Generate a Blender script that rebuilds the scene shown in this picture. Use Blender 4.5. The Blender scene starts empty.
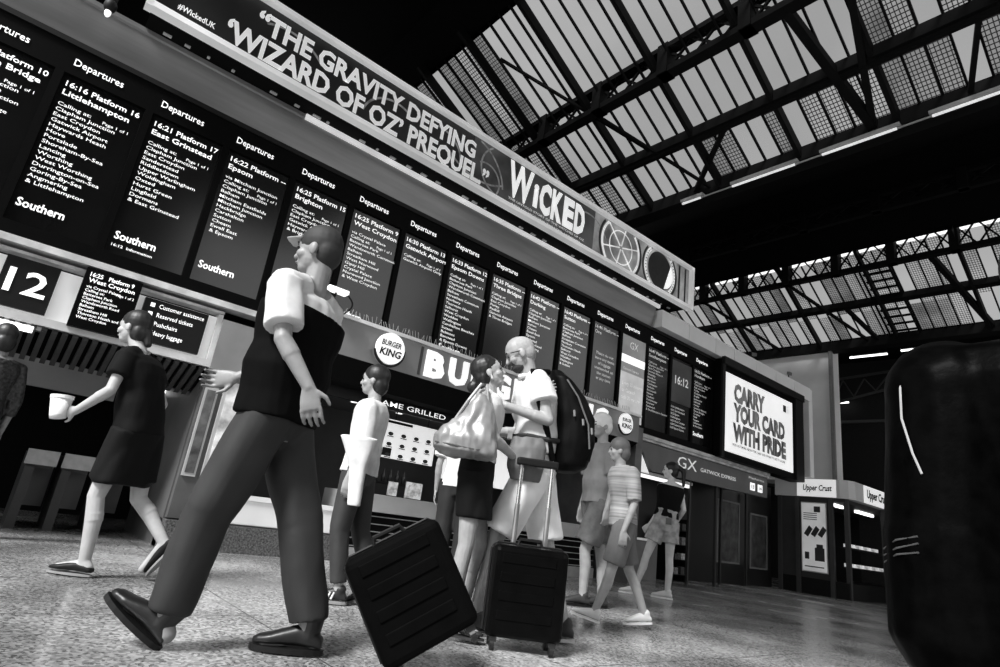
import bpy, bmesh, math, random
import numpy as np
from mathutils import Vector, Matrix, noise
random.seed(7)
scene = bpy.context.scene
COL = scene.collection
K = 0.78                     # metres per layout unit
# ------------------------------------------------------------------ camera, sky, sun, exposure
YAW, PITCH, ROLL = 0.6725, 0.3033, 0.1370
cd = bpy.data.cameras.new('camera'); cam = bpy.data.objects.new('camera', cd); COL.objects.link(cam)
fw = Vector((math.sin(YAW)*math.cos(PITCH), math.cos(YAW)*math.cos(PITCH), math.sin(PITCH)))
rt = Vector((math.cos(YAW), -math.sin(YAW), 0)); up0 = rt.cross(fw)
r2 = rt*math.cos(ROLL)+up0*math.sin(ROLL); u2 = up0*math.cos(ROLL)-rt*math.sin(ROLL)
M = Matrix((r2, u2, -fw)).transposed().to_4x4(); M.translation = Vector((0, -8.3797*K, .83*K))
cam.matrix_world = M
cd.sensor_width = 36; cd.lens = 595.2*36/1000; cd.clip_end = 300; cd.clip_start = .05
scene.camera = cam
w = bpy.data.worlds.new('sky'); scene.world = w; w.use_nodes = True
nt = w.node_tree; bg = nt.nodes['Background']
tc = nt.nodes.new('ShaderNodeTexCoord'); nz = nt.nodes.new('ShaderNodeTexNoise'); nz.inputs['Scale'].default_value = 2.2
rp = nt.nodes.new('ShaderNodeValToRGB'); rp.color_ramp.elements[0].color = (.78,.78,.78,1); rp.color_ramp.elements[1].color = (1,1,1,1)
rp.color_ramp.elements[0].position = .35; rp.color_ramp.elements[1].position = .65
nt.links.new(tc.outputs['Generated'], nz.inputs['Vector']); nt.links.new(nz.outputs['Fac'], rp.inputs['Fac']); nt.links.new(rp.outputs['Color'], bg.inputs['Color'])
SKY = 1.3
bg.inputs['Strength'].default_value = SKY
sd = bpy.data.lights.new('sun', 'SUN'); sun = bpy.data.objects.new('sun', sd); COL.objects.link(sun)
sd.energy = 5.5; sd.angle = math.radians(14)
sun.rotation_euler = Vector((-.66, -.20, .72)).to_track_quat('Z', 'Y').to_euler()
scene.view_settings.view_transform = 'Standard'; scene.view_settings.look = 'None'
scene.view_settings.exposure = 0.2; scene.view_settings.gamma = 1; scene.view_settings.use_curve_mapping = False
scene.cycles.max_bounces = 7; scene.cycles.transparent_max_bounces = 12; scene.cycles.caustics_reflective = False

# ------------------------------------------------------------------ materials
MATS = {}
def mat(name, v=.5, rough=.6, metal=0, emit=0, var=.12, scale=12, spec=.5, bump=0, stretch=None, coat=0):
    if name in MATS: return MATS[name]
    m = bpy.data.materials.new(name); m.use_nodes = True; n = m.node_tree; b = n.nodes['Principled BSDF']
    b.inputs['Roughness'].default_value = rough; b.inputs['Metallic'].default_value = metal
    b.inputs['Specular IOR Level'].default_value = spec; b.inputs['Coat Weight'].default_value = coat
    t = n.nodes.new('ShaderNodeTexCoord'); z = n.nodes.new('ShaderNodeTexNoise'); z.inputs['Scale'].default_value = scale; z.inputs['Detail'].default_value = 4
    if stretch:
        mp = n.nodes.new('ShaderNodeMapping'); mp.inputs['Scale'].default_value = stretch
        n.links.new(t.outputs['Object'], mp.inputs['Vector']); n.links.new(mp.outputs['Vector'], z.inputs['Vector'])
    else: n.links.new(t.outputs['Object'], z.inputs['Vector'])
    r = n.nodes.new('ShaderNodeValToRGB'); a, c = v*(1-var), min(1, v*(1+var))
    r.color_ramp.elements[0].position = .3; r.color_ramp.elements[1].position = .7
    r.color_ramp.elements[0].color = (a,a,a,1); r.color_ramp.elements[1].color = (c,c,c,1)
    n.links.new(z.outputs['Fac'], r.inputs['Fac']); n.links.new(r.outputs['Color'], b.inputs['Base Color'])
    if emit:
        n.links.new(r.outputs['Color'], b.inputs['Emission Color']); b.inputs['Emission Strength'].default_value = emit
    if bump:
        bp = n.nodes.new('ShaderNodeBump'); bp.inputs['Strength'].default_value = bump; bp.inputs['Distance'].default_value = .01
        n.links.new(z.outputs['Fac'], bp.inputs['Height']); n.links.new(bp.outputs['Normal'], b.inputs['Normal'])
    MATS[name] = m; return m
def glass_mat(name, t, wired=False, dirt=.1):
    m = bpy.data.materials.new(name); m.use_nodes = True; n = m.node_tree; n.nodes.clear()
    out = n.nodes.new('ShaderNodeOutputMaterial'); tr = n.nodes.new('ShaderNodeBsdfTransparent'); gl = n.nodes.new('ShaderNodeBsdfGlossy'); gl.inputs['Roughness'].default_value = .3
    gl.inputs['Color'].default_value = (.3,.3,.3,1)
    mx = n.nodes.new('ShaderNodeMixShader'); mx.inputs[0].default_value = .03
    tcn = n.nodes.new('ShaderNodeTexCoord'); z = n.nodes.new('ShaderNodeTexNoise'); z.inputs['Scale'].default_value = .9; z.inputs['Detail'].default_value = 5
    r = n.nodes.new('ShaderNodeValToRGB'); r.color_ramp.elements[0].position=.35; r.color_ramp.elements[1].position=.62
    a, c = t*(1-dirt), t
    r.color_ramp.elements[0].color=(a,a,a,1); r.color_ramp.elements[1].color=(c,c,c,1)
    n.links.new(tcn.outputs['Object'], z.inputs['Vector']); n.links.new(z.outputs['Fac'], r.inputs['Fac'])
    col = r.outputs['Color']
    if wired:
        sx = n.nodes.new('ShaderNodeSeparateXYZ'); n.links.new(tcn.outputs['Object'], sx.inputs[0])
        prev = None
        for ax, per in (('X', .060), ('Y', .052)):
            d = n.nodes.new('ShaderNodeMath'); d.operation='DIVIDE'; d.inputs[1].default_value = per; n.links.new(sx.outputs[ax], d.inputs[0])
            f = n.nodes.new('ShaderNodeMath'); f.operation='FRACT'; n.links.new(d.outputs[0], f.inputs[0])
            g = n.nodes.new('ShaderNodeMath'); g.operation='GREATER_THAN'; g.inputs[1].default_value=.24; n.links.new(f.outputs[0], g.inputs[0])
            if prev is None: prev = g.outputs[0]
            else:
                p = n.nodes.new('ShaderNodeMath'); p.operation='MULTIPLY'; n.links.new(prev, p.inputs[0]); n.links.new(g.outputs[0], p.inputs[1]); prev = p.outputs[0]
        mc = n.nodes.new('ShaderNodeMix'); mc.data_type='RGBA'; mc.inputs[6].default_value=(.02,.02,.02,1)
        n.links.new(prev, mc.inputs[0]); n.links.new(col, mc.inputs[7]); col = mc.outputs[2]
    n.links.new(col, tr.inputs['Color']); n.links.new(tr.outputs[0], mx.inputs[1]); n.links.new(gl.outputs[0], mx.inputs[2]); n.links.new(mx.outputs[0], out.inputs[0])
    MATS[name] = m; return m

# ------------------------------------------------------------------ mesh helpers
ROOT = {}
class MB:
    def __init__(s): s.v = []; s.f = []; s.mi = []
    def add(s, vs, fs, mi=0):
        o = len(s.v); s.v += [tuple(v) for v in vs]; s.f += [tuple(i+o for i in f) for f in fs]; s.mi += [mi]*len(fs); return s
    def box(s, x0, x1, y0, y1, z0, z1, mi=0):
        return s.add([(x0,y0,z0),(x1,y0,z0),(x1,y1,z0),(x0,y1,z0),(x0,y0,z1),(x1,y0,z1),(x1,y1,z1),(x0,y1,z1)],
              [(0,3,2,1),(4,5,6,7),(0,1,5,4),(1,2,6,5),(2,3,7,6),(3,0,4,7)], mi)
    def prism(s, poly, vec, mi=0):      # polygon (3D points) extruded along vec
        n = len(poly); p = [Vector(a) for a in poly]; q = [a+Vector(vec) for a in p]
        return s.add(p+q, [tuple(range(n)), tuple(range(2*n-1, n-1, -1))]+[(i, i+n, (i+1) % n+n, (i+1) % n) for i in range(n)], mi)
    def tube(s, pts, r, n=8, mi=0, taper=None):
        pts = [Vector(p) for p in pts]; vs = []; fs = []
        for i, p in enumerate(pts):
            d = (pts[min(i+1, len(pts)-1)]-pts[max(i-1, 0)]).normalized()
            a = d.orthogonal().normalized() if i == 0 else (pa-d*pa.dot(d)).normalized()
            pa = a; b = d.cross(a); rr = r if taper is None else r*taper[i]
            vs += [p+a*math.cos(2*math.pi*j/n)*rr+b*math.sin(2*math.pi*j/n)*rr for j in range(n)]
        for i in range(len(pts)-1):
            fs += [(i*n+j, i*n+(j+1) % n, (i+1)*n+(j+1) % n, (i+1)*n+j) for j in range(n)]
        fs += [tuple(range(n-1, -1, -1)), tuple(range((len(pts)-1)*n, len(pts)*n))]
        return s.add(vs, fs, mi)
    def bar(s, a, b, wd, ht=None, mi=0):  # square bar between two points
        a = Vector(a); b = Vector(b); d = (b-a).normalized(); ht = ht or wd
        sd_ = d.cross(Vector((0,0,1)));
        if sd_.length < 1e-3: sd_ = Vector((1,0,0))
        sd_.normalize(); uu = sd_.cross(d)
        c = [(-wd/2,-ht/2),(wd/2,-ht/2),(wd/2,ht/2),(-wd/2,ht/2)]
        vs = [a+sd_*x+uu*y for x, y in c]+[b+sd_*x+uu*y for x, y in c]
        return s.add(vs, [(0,1,2,3),(7,6,5,4),(0,4,5,1),(1,5,6,2),(2,6,7,3),(3,7,4,0)], mi)
    def ell(s, c, r, n=16, mi=0):
        c = Vector(c); vs = []; fs = []; h = n//2
        for i in range(h+1):
            t = math.pi*i/h
            for j in range(n):
                p = 2*math.pi*j/n; vs.append((c.x+r[0]*math.sin(t)*math.cos(p), c.y+r[1]*math.sin(t)*math.sin(p), c.z+r[2]*math.cos(t)))
        for i in range(h):
            for j in range(n): fs.append((i*n+j, (i+1)*n+j, (i+1)*n+(j+1) % n, i*n+(j+1) % n))
        return s.add(vs, fs, mi)
    def build(s, name, m, parent=None, scale=K, local=False, smooth=False, bevel=0, kind=None):
        me = bpy.data.meshes.new(name)
        vs = [Vector(v)*scale for v in s.v]
        o = bpy.data.objects.new(name, me)
        if parent is not None:
            root = ROOT[parent]; ROOT[o] = root
            off = Vector((0,0,0)) if local else root
        elif local: off = Vector((0,0,0)); ROOT[o] = off
        else:
            lo = [min(v[i] for v in vs) for i in range(3)]; hi = [max(v[i] for v in vs) for i in range(3)]
            off = Vector(((lo[0]+hi[0])/2, (lo[1]+hi[1])/2, lo[2])); ROOT[o] = off; o.location = off
        me.from_pydata([tuple(v-off) for v in vs], [], s.f); me.update()
        ms = m if isinstance(m, (list, tuple)) else [m]
        for k in ms: me.materials.append(k)
        if len(ms) > 1: me.polygons.foreach_set('material_index', s.mi)
        if smooth: me.polygons.foreach_set('use_smooth', [True]*len(me.polygons))
        if bevel:
            bm = bmesh.new(); bm.from_mesh(me); bmesh.ops.bevel(bm, geom=list(bm.edges), offset=bevel, segments=3, affect='EDGES', profile=.5); bm.to_mesh(me); bm.free()
        COL.objects.link(o)
        if parent is not None: o.parent = parent
        if kind: o['kind'] = kind
        return o
def tag(o, label, cat, group=None, kind=None):
    o['label'] = label; o['category'] = cat
    if group: o['group'] = group
    if kind: o['kind'] = kind
    return o
def thing(name, label, cat, loc, rz=0, group=None, scale=K):
    o = bpy.data.objects.new(name, None); COL.objects.link(o); o.empty_display_size = .1
    o.location = Vector(loc)*scale; o.rotation_euler = (0,0,rz); ROOT[o] = Vector(loc)*scale
    return tag(o, label, cat, group)
def B(*a, mi=0): return MB().box(*a, mi=mi)
def struct(name, mb, m, **k): return mb.build(name, m, kind='structure', **k)

TMPS = bpy.data.scenes.new('work')       # scratch scene: evaluating modifiers there is quick; removed at the end
def get_dg():
    with bpy.context.temp_override(scene=TMPS, view_layer=TMPS.view_layers[0]):
        return bpy.context.evaluated_depsgraph_get()
def evaluate(o):
    TMPS.collection.objects.link(o); TMPS.view_layers[0].update(); dg = get_dg()
    me = bpy.data.meshes.new_from_object(o.evaluated_get(dg)); bpy.data.objects.remove(o); return me
TC = {}
def glyphs(s, bold):
    if (s, bold) in TC: return TC[(s, bold)]
    c = bpy.data.curves.new('t', 'FONT'); c.body = s; c.size = 1; c.resolution_u = 2; c.offset = bold; c.fill_mode = 'FRONT'
    o = bpy.data.objects.new('t', c); me = evaluate(o)
    v = np.array([p.co[:] for p in me.vertices]) if len(me.vertices) else np.zeros((0,3)); f = [tuple(p.vertices) for p in me.polygons]
    bpy.data.curves.remove(c); bpy.data.meshes.remove(me)
    TC[(s, bold)] = (v, f); return TC[(s, bold)]
def text(mb, s, org, w=None, h=.1, bold=.0, xd=(1,0,0), yd=(0,0,1), sx=1., mi=0, thick=0, shear=0, fit=False, align='l'):
    """letters with capital height h; if w is given the string is fitted to that width"""
    v, f = glyphs(s, bold)
    if len(v) == 0: return mb
    cap = .70; sy = h/cap
    if fit:
        v = v-np.array([0, v[:,1].min(), 0]); sy = h/max(v[:,1].max(), 1e-3)
    x0, x1 = v[:,0].min(), v[:,0].max()
    kx = w/(x1-x0) if w else sy*sx
    if align == 'c': off = -(x1-x0)*kx/2
    else: off = 0
    xd = Vector(xd); yd = Vector(yd); o = Vector(org); nd = xd.cross(yd)
    P = [o+xd*((p[0]-x0)*kx+off+shear*p[1]*sy)+yd*(p[1]*sy) for p in v]
    if thick: P = [p+nd*thick for p in P]
    mb.add(P, f, mi)
    if thick:       # side walls from the outline edges
        cnt = {}
        for q in f:
            for i in range(len(q)):
                e = (q[i], q[(i+1) % len(q)]); cnt[e] = 1
        Q = [p-nd*thick for p in P]; base = len(mb.v); mb.v += [tuple(p) for p in P+Q]; n = len(P)
        for (a, b) in cnt:
            if (b, a) not in cnt: mb.f.append((base+b, base+a, base+a+n, base+b+n)); mb.mi.append(mi)
    return mb
def disc(mb, c, r, t, n=32, xd=(1,0,0), yd=(0,0,1), mi=0, a0=0, a1=360, ri=0):
    xd = Vector(xd); yd = Vector(yd); c = Vector(c); nd = xd.cross(yd)
    pts = []
    full = abs(a1-a0) >= 360
    N = n if full else n+1
    ang = [math.radians(a0+(a1-a0)*i/n) for i in range(N)]
    if ri == 0:
        pts = [c+xd*math.cos(a)*r+yd*math.sin(a)*r for a in ang]
        return mb.prism(pts, nd*t, mi)
    for i in range(n):
        a, b = math.radians(a0+(a1-a0)*i/n), math.radians(a0+(a1-a0)*(i+1)/n)
        q = [c+(xd*math.cos(k)+yd*math.sin(k))*rr for k, rr in ((a,ri),(a,r),(b,r),(b,ri))]
        mb.prism(q, nd*t, mi)
    return mb

# common materials
black = mat('black_paint', .006, .5, spec=.25); jet = mat('jet_black', .004, .8, spec=.1); steel_dark = mat('dark_steel', .01, .55, spec=.2)  # second one: plain near-black shared by shell walls, soffits and backs
screen_m = mat('screen_glass', .004, .17, spec=.7, var=.3, scale=3); led = mat('led_white', .9, .5, emit=.75, var=0)
led_dim = mat('led_grey', .7, .5, emit=.35, var=.25, scale=30)
frame_m = mat('board_frame', .002, .5, spec=.06); lightmetal = mat('light_metal', .5, .4, metal=.2, var=.2, scale=2)
lit_white = mat('lit_white', .9, .5, emit=.85, var=.03); lit_grey = mat('lit_grey', .6, .5, emit=.25, var=.15, scale=1)
tube_m = mat('tube_light', 1, .5, emit=2.2, var=0); white_paint = mat('white_paint', .88, .5, var=.06, scale=2)
midgrey = mat('mid_grey', .16, .5, var=.15, scale=3); darkgrey = mat('dark_grey', .035, .5, var=.2, scale=3)

# ------------------------------------------------------------------ floor
m = bpy.data.materials.new('terrazzo'); m.use_nodes = True; n = m.node_tree; b = n.nodes['Principled BSDF']; MATS['terrazzo'] = m
tcn = n.nodes.new('ShaderNodeTexCoord')
v1 = n.nodes.new('ShaderNodeTexVoronoi'); v1.inputs['Scale'].default_value = 75; n.links.new(tcn.outputs['Object'], v1.inputs['Vector'])
n1 = n.nodes.new('ShaderNodeTexNoise'); n1.inputs['Scale'].default_value = 1.1; n1.inputs['Detail'].default_value = 6; n.links.new(tcn.outputs['Object'], n1.inputs['Vector'])
r1 = n.nodes.new('ShaderNodeValToRGB'); r1.color_ramp.elements[0].color=(.08,.08,.08,1); r1.color_ramp.elements[1].color=(.62,.62,.62,1); r1.color_ramp.elements[0].position=.05; r1.color_ramp.elements[1].position=.95
n.links.new(v1.outputs['Color'], r1.inputs['Fac'])
r2_ = n.nodes.new('ShaderNodeValToRGB'); r2_.color_ramp.elements[0].color=(.45,.45,.45,1); r2_.color_ramp.elements[1].color=(1,1,1,1); r2_.color_ramp.elements[0].position=.32; r2_.color_ramp.elements[1].position=.62
n.links.new(n1.outputs['Fac'], r2_.inputs['Fac'])
mu = n.nodes.new('ShaderNodeMix'); mu.data_type='RGBA'; mu.blend_type='MULTIPLY'; mu.inputs[0].default_value=1
n.links.new(r1.outputs['Color'], mu.inputs[6]); n.links.new(r2_.outputs['Color'], mu.inputs[7])
# joints
br = n.nodes.new('ShaderNodeTexBrick'); br.offset = 0; br.inputs['Scale'].default_value = 1; br.inputs['Mortar Size'].default_value = .006; br.inputs['Brick Width'].default_value = 1.2; br.inputs['Row Height'].default_value = 1.2
br.inputs['Color1'].default_value=(1,1,1,1); br.inputs['Color2'].default_value=(1,1,1,1); br.inputs['Mortar'].default_value=(.35,.35,.35,1)
mp = n.nodes.new('ShaderNodeMapping'); mp.inputs['Rotation'].default_value=(0,0,.0); n.links.new(tcn.outputs['Object'], mp.inputs['Vector']); n.links.new(mp.outputs['Vector'], br.inputs['Vector'])
mu2 = n.nodes.new('ShaderNodeMix'); mu2.data_type='RGBA'; mu2.blend_type='MULTIPLY'; mu2.inputs[0].default_value=1
n.links.new(mu.outputs[2], mu2.inputs[6]); n.links.new(br.outputs['Color'], mu2.inputs[7])
n.links.new(mu2.outputs[2], b.inputs['Base Color']); b.inputs['Roughness'].default_value=.27; b.inputs['Specular IOR Level'].default_value=.4
rr = n.nodes.new('ShaderNodeMapRange'); rr.inputs[1].default_value=.3; rr.inputs[2].default_value=.7; rr.inputs[3].default_value=.15; rr.inputs[4].default_value=.30
n.links.new(n1.outputs['Fac'], rr.inputs[0]); n.links.new(rr.outputs[0], b.inputs['Roughness'])
struct('floor', B(-8, 36, -20, 9, -.2, 0), m)

# ------------------------------------------------------------------ departures wall shell
struct('wall_back', MB().box(-6, 17, .12, .5, 3.05, 6.35).box(17, 19.5, .12, .5, 3.36, 6.35), jet)
struct('wall_rear', B(-8, 36, 8.6, 9, 0, 9.2), jet)
wf = mat('blocker_dark', .01, .8)
struct('unseen_front_blocker', MB().box(-8, 4, -20.3, -20, 0, 13).box(17, 24, -20.3, -20, 0, 13).box(4, 17, -20.3, -20, 0, 2.5).box(24, 36, -20.3, -20, 0, 2.5), wf)  # added out of view; its openings shape bright reflections in the boards
struct('unseen_roof_blocker', MB().box(-5.5, 9, -20, -9.3, 12.3, 12.5), wf)  # added out-of-view slab, keeps sky out of the first boards' reflections
brick = mat('dark_brick', .008, .8, scale=20, var=.4)
struct('wall_right', B(34, 34.5, -20, 9, 0, 11.6), brick)
struct('trim_1', B(-6, 17.0, -.14, .12, 3.05, 3.13), mat('ledge_white', .62, .45, var=.25, scale=6))
struct('trim_2', B(-6, 1.9, -.08, .12, 2.965, 3.0), mat('rail_grey', .45, .4, var=.3, scale=8))
# cove above the boards : curved light duct
mb = MB(); prof = []
for i in range(13):
    t = i/12; prof.append((-.08-.10*math.sin(t*math.pi*.5)**1.3, 5.74+.48*t))
pr_ = prof+[(-.20, 6.24), (-.20, 6.30), (.1, 6.30), (.1, 5.74)]
mb.prism([(-6, y, z) for y, z in pr_], (17.2, 0, 0)); struct('trim_3', mb, mat('cove_grey', .20, .35, metal=.3, var=.35, scale=1.2, stretch=(.4,4,4)))
struct('trim_4', B(2.2, 11.3, -.23, -.17, 6.22, 6.30), mat('cove_rim', .8, .35, emit=.45, var=.2, scale=2))
for i, (a, b_) in enumerate([(11.3,12.45),(12.47,13.7),(13.72,14.65),(14.67,15.85),(15.87,17.05),(17.07,18.25),(18.27,19.4)]):
    struct('trim_%d' % (5+i), B(a, b_, -.30, .1, 5.74, 6.17), white_paint)
struct('trim_12', B(19.3, 19.56, -.28, .4, 3.36, 6.15), white_paint)
struct('trim_13', B(-6, 19.3, -.1, .12, 5.66, 5.73), black)

# ------------------------------------------------------------------ departure boards
X0, PW = -2.4933, .9789
CX = 'Clapham Junction'; EC = 'East Croydon'
boards = {
 1: ('16:14 Platform 10', 'London Bridge', ['Calling at:','Clapham Junction','East Croydon','Norwood Junction','Brockley','& London Bridge'], 'departures board for platform 10, next to the Littlehampton board'),
 2: ('16:16 Platform 16', 'Littlehampton', ['Calling at:',CX,EC,'Gatwick Airport','Haywards Heath','Hove','Portslade','Shoreham-By-Sea','Lancing','Worthing','West Worthing','Durrington-on-Sea','Goring-By-Sea','Angmering','& Littlehampton'], 'departures board listing the train to Littlehampton in white letters'),
 3: ('16:21 Platform 17', 'East Grinstead', ['Calling at:',CX,EC,'Sanderstead','Riddlesdown','Upper Warlingham','Woldingham','Oxted','Hurst Green','Lingfield','Dormans','& East Grinstead'], 'departures board listing the train to East Grinstead from platform 17'),
 4: ('16:22 Platform --', 'Epsom', ['via Mitcham Junction','Calling at:',CX,'Balham','Mitcham Eastfields','Mitcham Junction','Hackbridge','Carshalton','Sutton','Cheam','Ewell East','& Epsom'], 'departures board listing the train to Epsom, above the help sign end'),
 5: ('16:25 Platform 15', 'Brighton', ['Calling at:',CX,EC,'Gatwick Airport','Haywards Heath','& Brighton'], 'departures board listing the Brighton train, behind the walking man\'s head'),
 6: ('16:25 Platform 9', 'West Croydon', ['via Crystal Palace','Calling at:','Battersea Park','Wandsworth Common','Balham','Streatham Hill','West Norwood','Gipsy Hill','Crystal Palace','Norwood Junction','& West Croydon'], 'departures board listing the West Croydon train, above the small floodlight'),
 7: ('16:30 Platform 13', 'Gatwick Airport', ['Calling at:','Gatwick Airport Only'], 'departures board with two short lines under the Gatwick Airport train'),
 8: ('16:33 Platform 12', 'Epsom Downs', ['Calling at:','Battersea Park',CX,'Wandsworth Common','Balham','Streatham Common','Norbury','Thornton Heath','Selhurst','West Croydon','Waddon','Wallington','Carshalton Beeches','Sutton','Belmont','Banstead','& Epsom Downs'], 'departures board with a very long list, above the U of the burger sign'),
 9: ('16:35 Platform --', 'Three Bridges', ['Calling at:',CX,EC,'Purley','Redhill','Gatwick Airport','& Three Bridges'], 'departures board listing Three Bridges behind the couple\'s heads'),
 10: ('16:42 Platform --', 'Dorking', ['Calling at:',CX,'Balham','Mitcham Junction','Sutton','Cheam','Ewell East','Epsom','Ashtead','Leatherhead','& Dorking'], 'departures board listing Dorking, directly above the kissing man\'s shaved head'),
 11: ('16:43 Platform --', 'Sutton', ['Calling at:','Battersea Park',CX,'Balham','Streatham Common','Norbury','Thornton Heath','Selhurst','West Croydon','Waddon','Wallington','& Sutton'], 'departures board listing Sutton, above the black backpack'),
 12: ('16:46 Platform --', 'Ore', [], 'departures board carrying only a centred block of message lines'),
 13: (None, None, [], 'light advert screen with airport express logo among the departures boards'),
 14: ('16:47 Platform --', 'Southampton', ['Calling at:',CX,EC,'Gatwick Airport','Crawley','Horsham','Barnham','Chichester','Bosham','Emsworth','Havant','Cosham','Portchester','Fareham','Swanwick','& Southampton Central'], 'departures board with long Southampton list between light advert and clock board'),
 15: (None, None, [], 'departures board showing the big clock time 16:12'),
 16: ('16:52 Platform --', 'Horsham', ['Calling at:',CX,EC,'Purley','Coulsdon South','Redhill','Earlswood','Salfords','Horley','Gatwick Airport','Three Bridges','Crawley','Ifield','Faygate','Littlehaven','& Horsham'], 'departures board with Horsham list, beside the large white poster screen'),
}
YS = -.045
for k, (l1, l2, lines, lab) in boards.items():
    xl = X0+k*PW-.10
    t = thing('departure_board', lab, 'departures board', (xl+PW/2, .05, 3.2), group='departures boards along the wall')
    f = MB()
    for a in ((xl, xl+.045), (xl+PW-.045, xl+PW)): f.box(a[0], a[1], -.075, .1, 3.16, 5.66)
    f.box(xl+.045, xl+PW-.045, -.075, .1, 3.16, 3.30); f.box(xl+.045, xl+PW-.045, -.075, .1, 5.28, 5.66)
    f.build('frame', frame_m, t)
    x = xl+.10
    sc = B(xl+.045, xl+PW-.045, -.035, .08, 3.30, 5.28)
    s_ = sc.build('screen', screen_m, t)
    h = MB(); text(h, 'Departures', (x, -.08, 5.41), w=.53, h=.095, bold=.004, thick=.004); h.build('header', led, t)
    tx = MB()
    if l1:
        text(tx, l1, (x, YS, 5.13), w=.80, h=.072, bold=.015)
        text(tx, l2, (x, YS, 5.01), h=.072, bold=.015, sx=1.25)
        z = 4.86
        if lines:
            j_ = lines.index('Calling at:'); text(tx, 'Page 1 of 1', (x+.47, YS, z-.076*j_-.014), h=.040, bold=.0, sx=1.15)
        for i, s in enumerate(lines):
            text(tx, s, (x, YS, z), h=.046, bold=.002, sx=1.34); z -= .076
    if k in (2, 3, 4, 6, 8, 11, 16):
        lg = MB(); text(lg, 'Southern', (x, YS, 3.50), w=.46, h=.10, bold=.022); lg.build('operator_name', led, t)
    if k == 3:
        text(tx, '16:12  Information', (x+.0, YS, 3.40), w=.45, h=.035, bold=.01)
    if k == 12:
        z = 4.55
        for s in ['Please do not', 'leave any items', 'of luggage', 'unattended on', 'the station', 'at any time']:
            text(tx, s, (xl+PW/2, YS, z), h=.065, bold=.006, sx=1.15, align='c'); z -= .11
    if k == 13:
        B(xl+.05, xl+PW-.05, -.05, -.034, 4.40, 5.27).build('advert_top', mat('ad_grey', .25, .4, emit=.35, var=.3, scale=2), t)
        B(xl+.05, xl+PW-.05, -.055, -.034, 4.62, 4.80).build('advert_band', lit_white, t)
        B(xl+.05, xl+PW-.05, -.05, -.034, 3.32, 4.40).build('advert_lower', mat('ad_light', .45, .4, emit=.6, var=.25, scale=2), t)
        text(tx, 'GX', (xl+PW/2, -.06, 4.98), h=.17, sx=.9, align='c')
        text(tx, 'Gatwick Express', (xl+.14, -.06, 4.45), h=.06, sx=1.0)
        z = 4.1
        for s in ['Every 15 minutes', 'to Gatwick', 'only 30 minutes']: text(tx, s, (xl+.14, -.06, z), h=.085, sx=.9, bold=.01); z -= .16
    if k == 15:
        B(xl+.05, xl+PW-.05, -.05, -.034, 4.15, 5.2).build('clock_panel', mat('clock_grey', .035, .3, emit=.3, var=.5, scale=2), t)
        text(tx, '16:12', (xl+PW/2, -.06, 4.62), h=.20, bold=.02, align='c')
        z = 4.0
        for s in ['16:16 Littlehampton', '16:21 East Grinstead', '16:22 Epsom', '16:25 Brighton', '16:25 West Croydon', '16:30 Gatwick Airport', '16:33 Epsom Downs']:
            text(tx, s, (x, YS, z), h=.05, bold=.004); z -= .085
    if tx.v: tx.build('listing', led if k <= 11 else led_dim, t)

# ------------------------------------------------------------------ long billboard above
YB = -.62
t = thing('billboard', 'long black theatre billboard with white quotation high above the departures boards', 'billboard', (6, -.3, 6.33))
B(-.02, 11.85, YB, -.05, 6.36, 7.35).build('panel', mat('poster_black', .012, .45, var=.5, scale=1.5), t)
f = MB(); f.box(-.1, 11.95, YB-.10, YB+.06, 6.29, 6.37).box(-.1, 11.95, YB-.10, YB+.06, 7.33, 7.41).box(-.1, -.02, YB-.1, YB+.06, 6.28, 7.41).box(11.85, 11.95, YB-.1, YB+.06, 6.28, 7.41)
f.build('frame', mat('billboard_frame', .8, .35, emit=.22, var=.2, scale=1), t)
lt = mat('poster_white', .85, .5, emit=.25, var=.1, scale=2); y = YB-.012
q = MB()
text(q, '“THE GRAVITY DEFYING', (1.13, y, 6.88), w=3.92, h=.31, bold=.035, thick=.004)
text(q, '‘WIZARD OF OZ’ PREQUEL.”', (.80, y, 6.46), w=4.62, h=.33, bold=.035, thick=.004)
q.build('quotation', lt, t)
q = MB(); text(q, '#WickedUK', (.22, y, 6.50), w=.46, h=.085, bold=.02); q.build('hashtag', lt, t)
q = MB()
text(q, 'W', (5.86, y, 6.60), w=.62, h=.69, bold=.03, thick=.01); text(q, 'i', (6.52, y, 6.62), w=.12, h=.50, bold=.05, thick=.01, fit=True)
xx = 6.68
for ch in 'CKED':
    text(q, ch, (xx, y, 6.62), w=.30, h=.60, bold=.05, thick=.01); xx += .335
q.build('title', mat('title_white', .9, .4, emit=.5, var=.15, scale=4), t)
q = MB(); text(q, 'THE UNTOLD STORY OF THE WITCHES OF OZ', (5.92, y, 6.50), w=2.1, h=.045, bold=.01); text(q, 'APOLLO VICTORIA THEATRE  LONDON', (6.0, y, 6.42), w=1.9, h=.035, bold=.004); q.build('small_print', lt, t)
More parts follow.
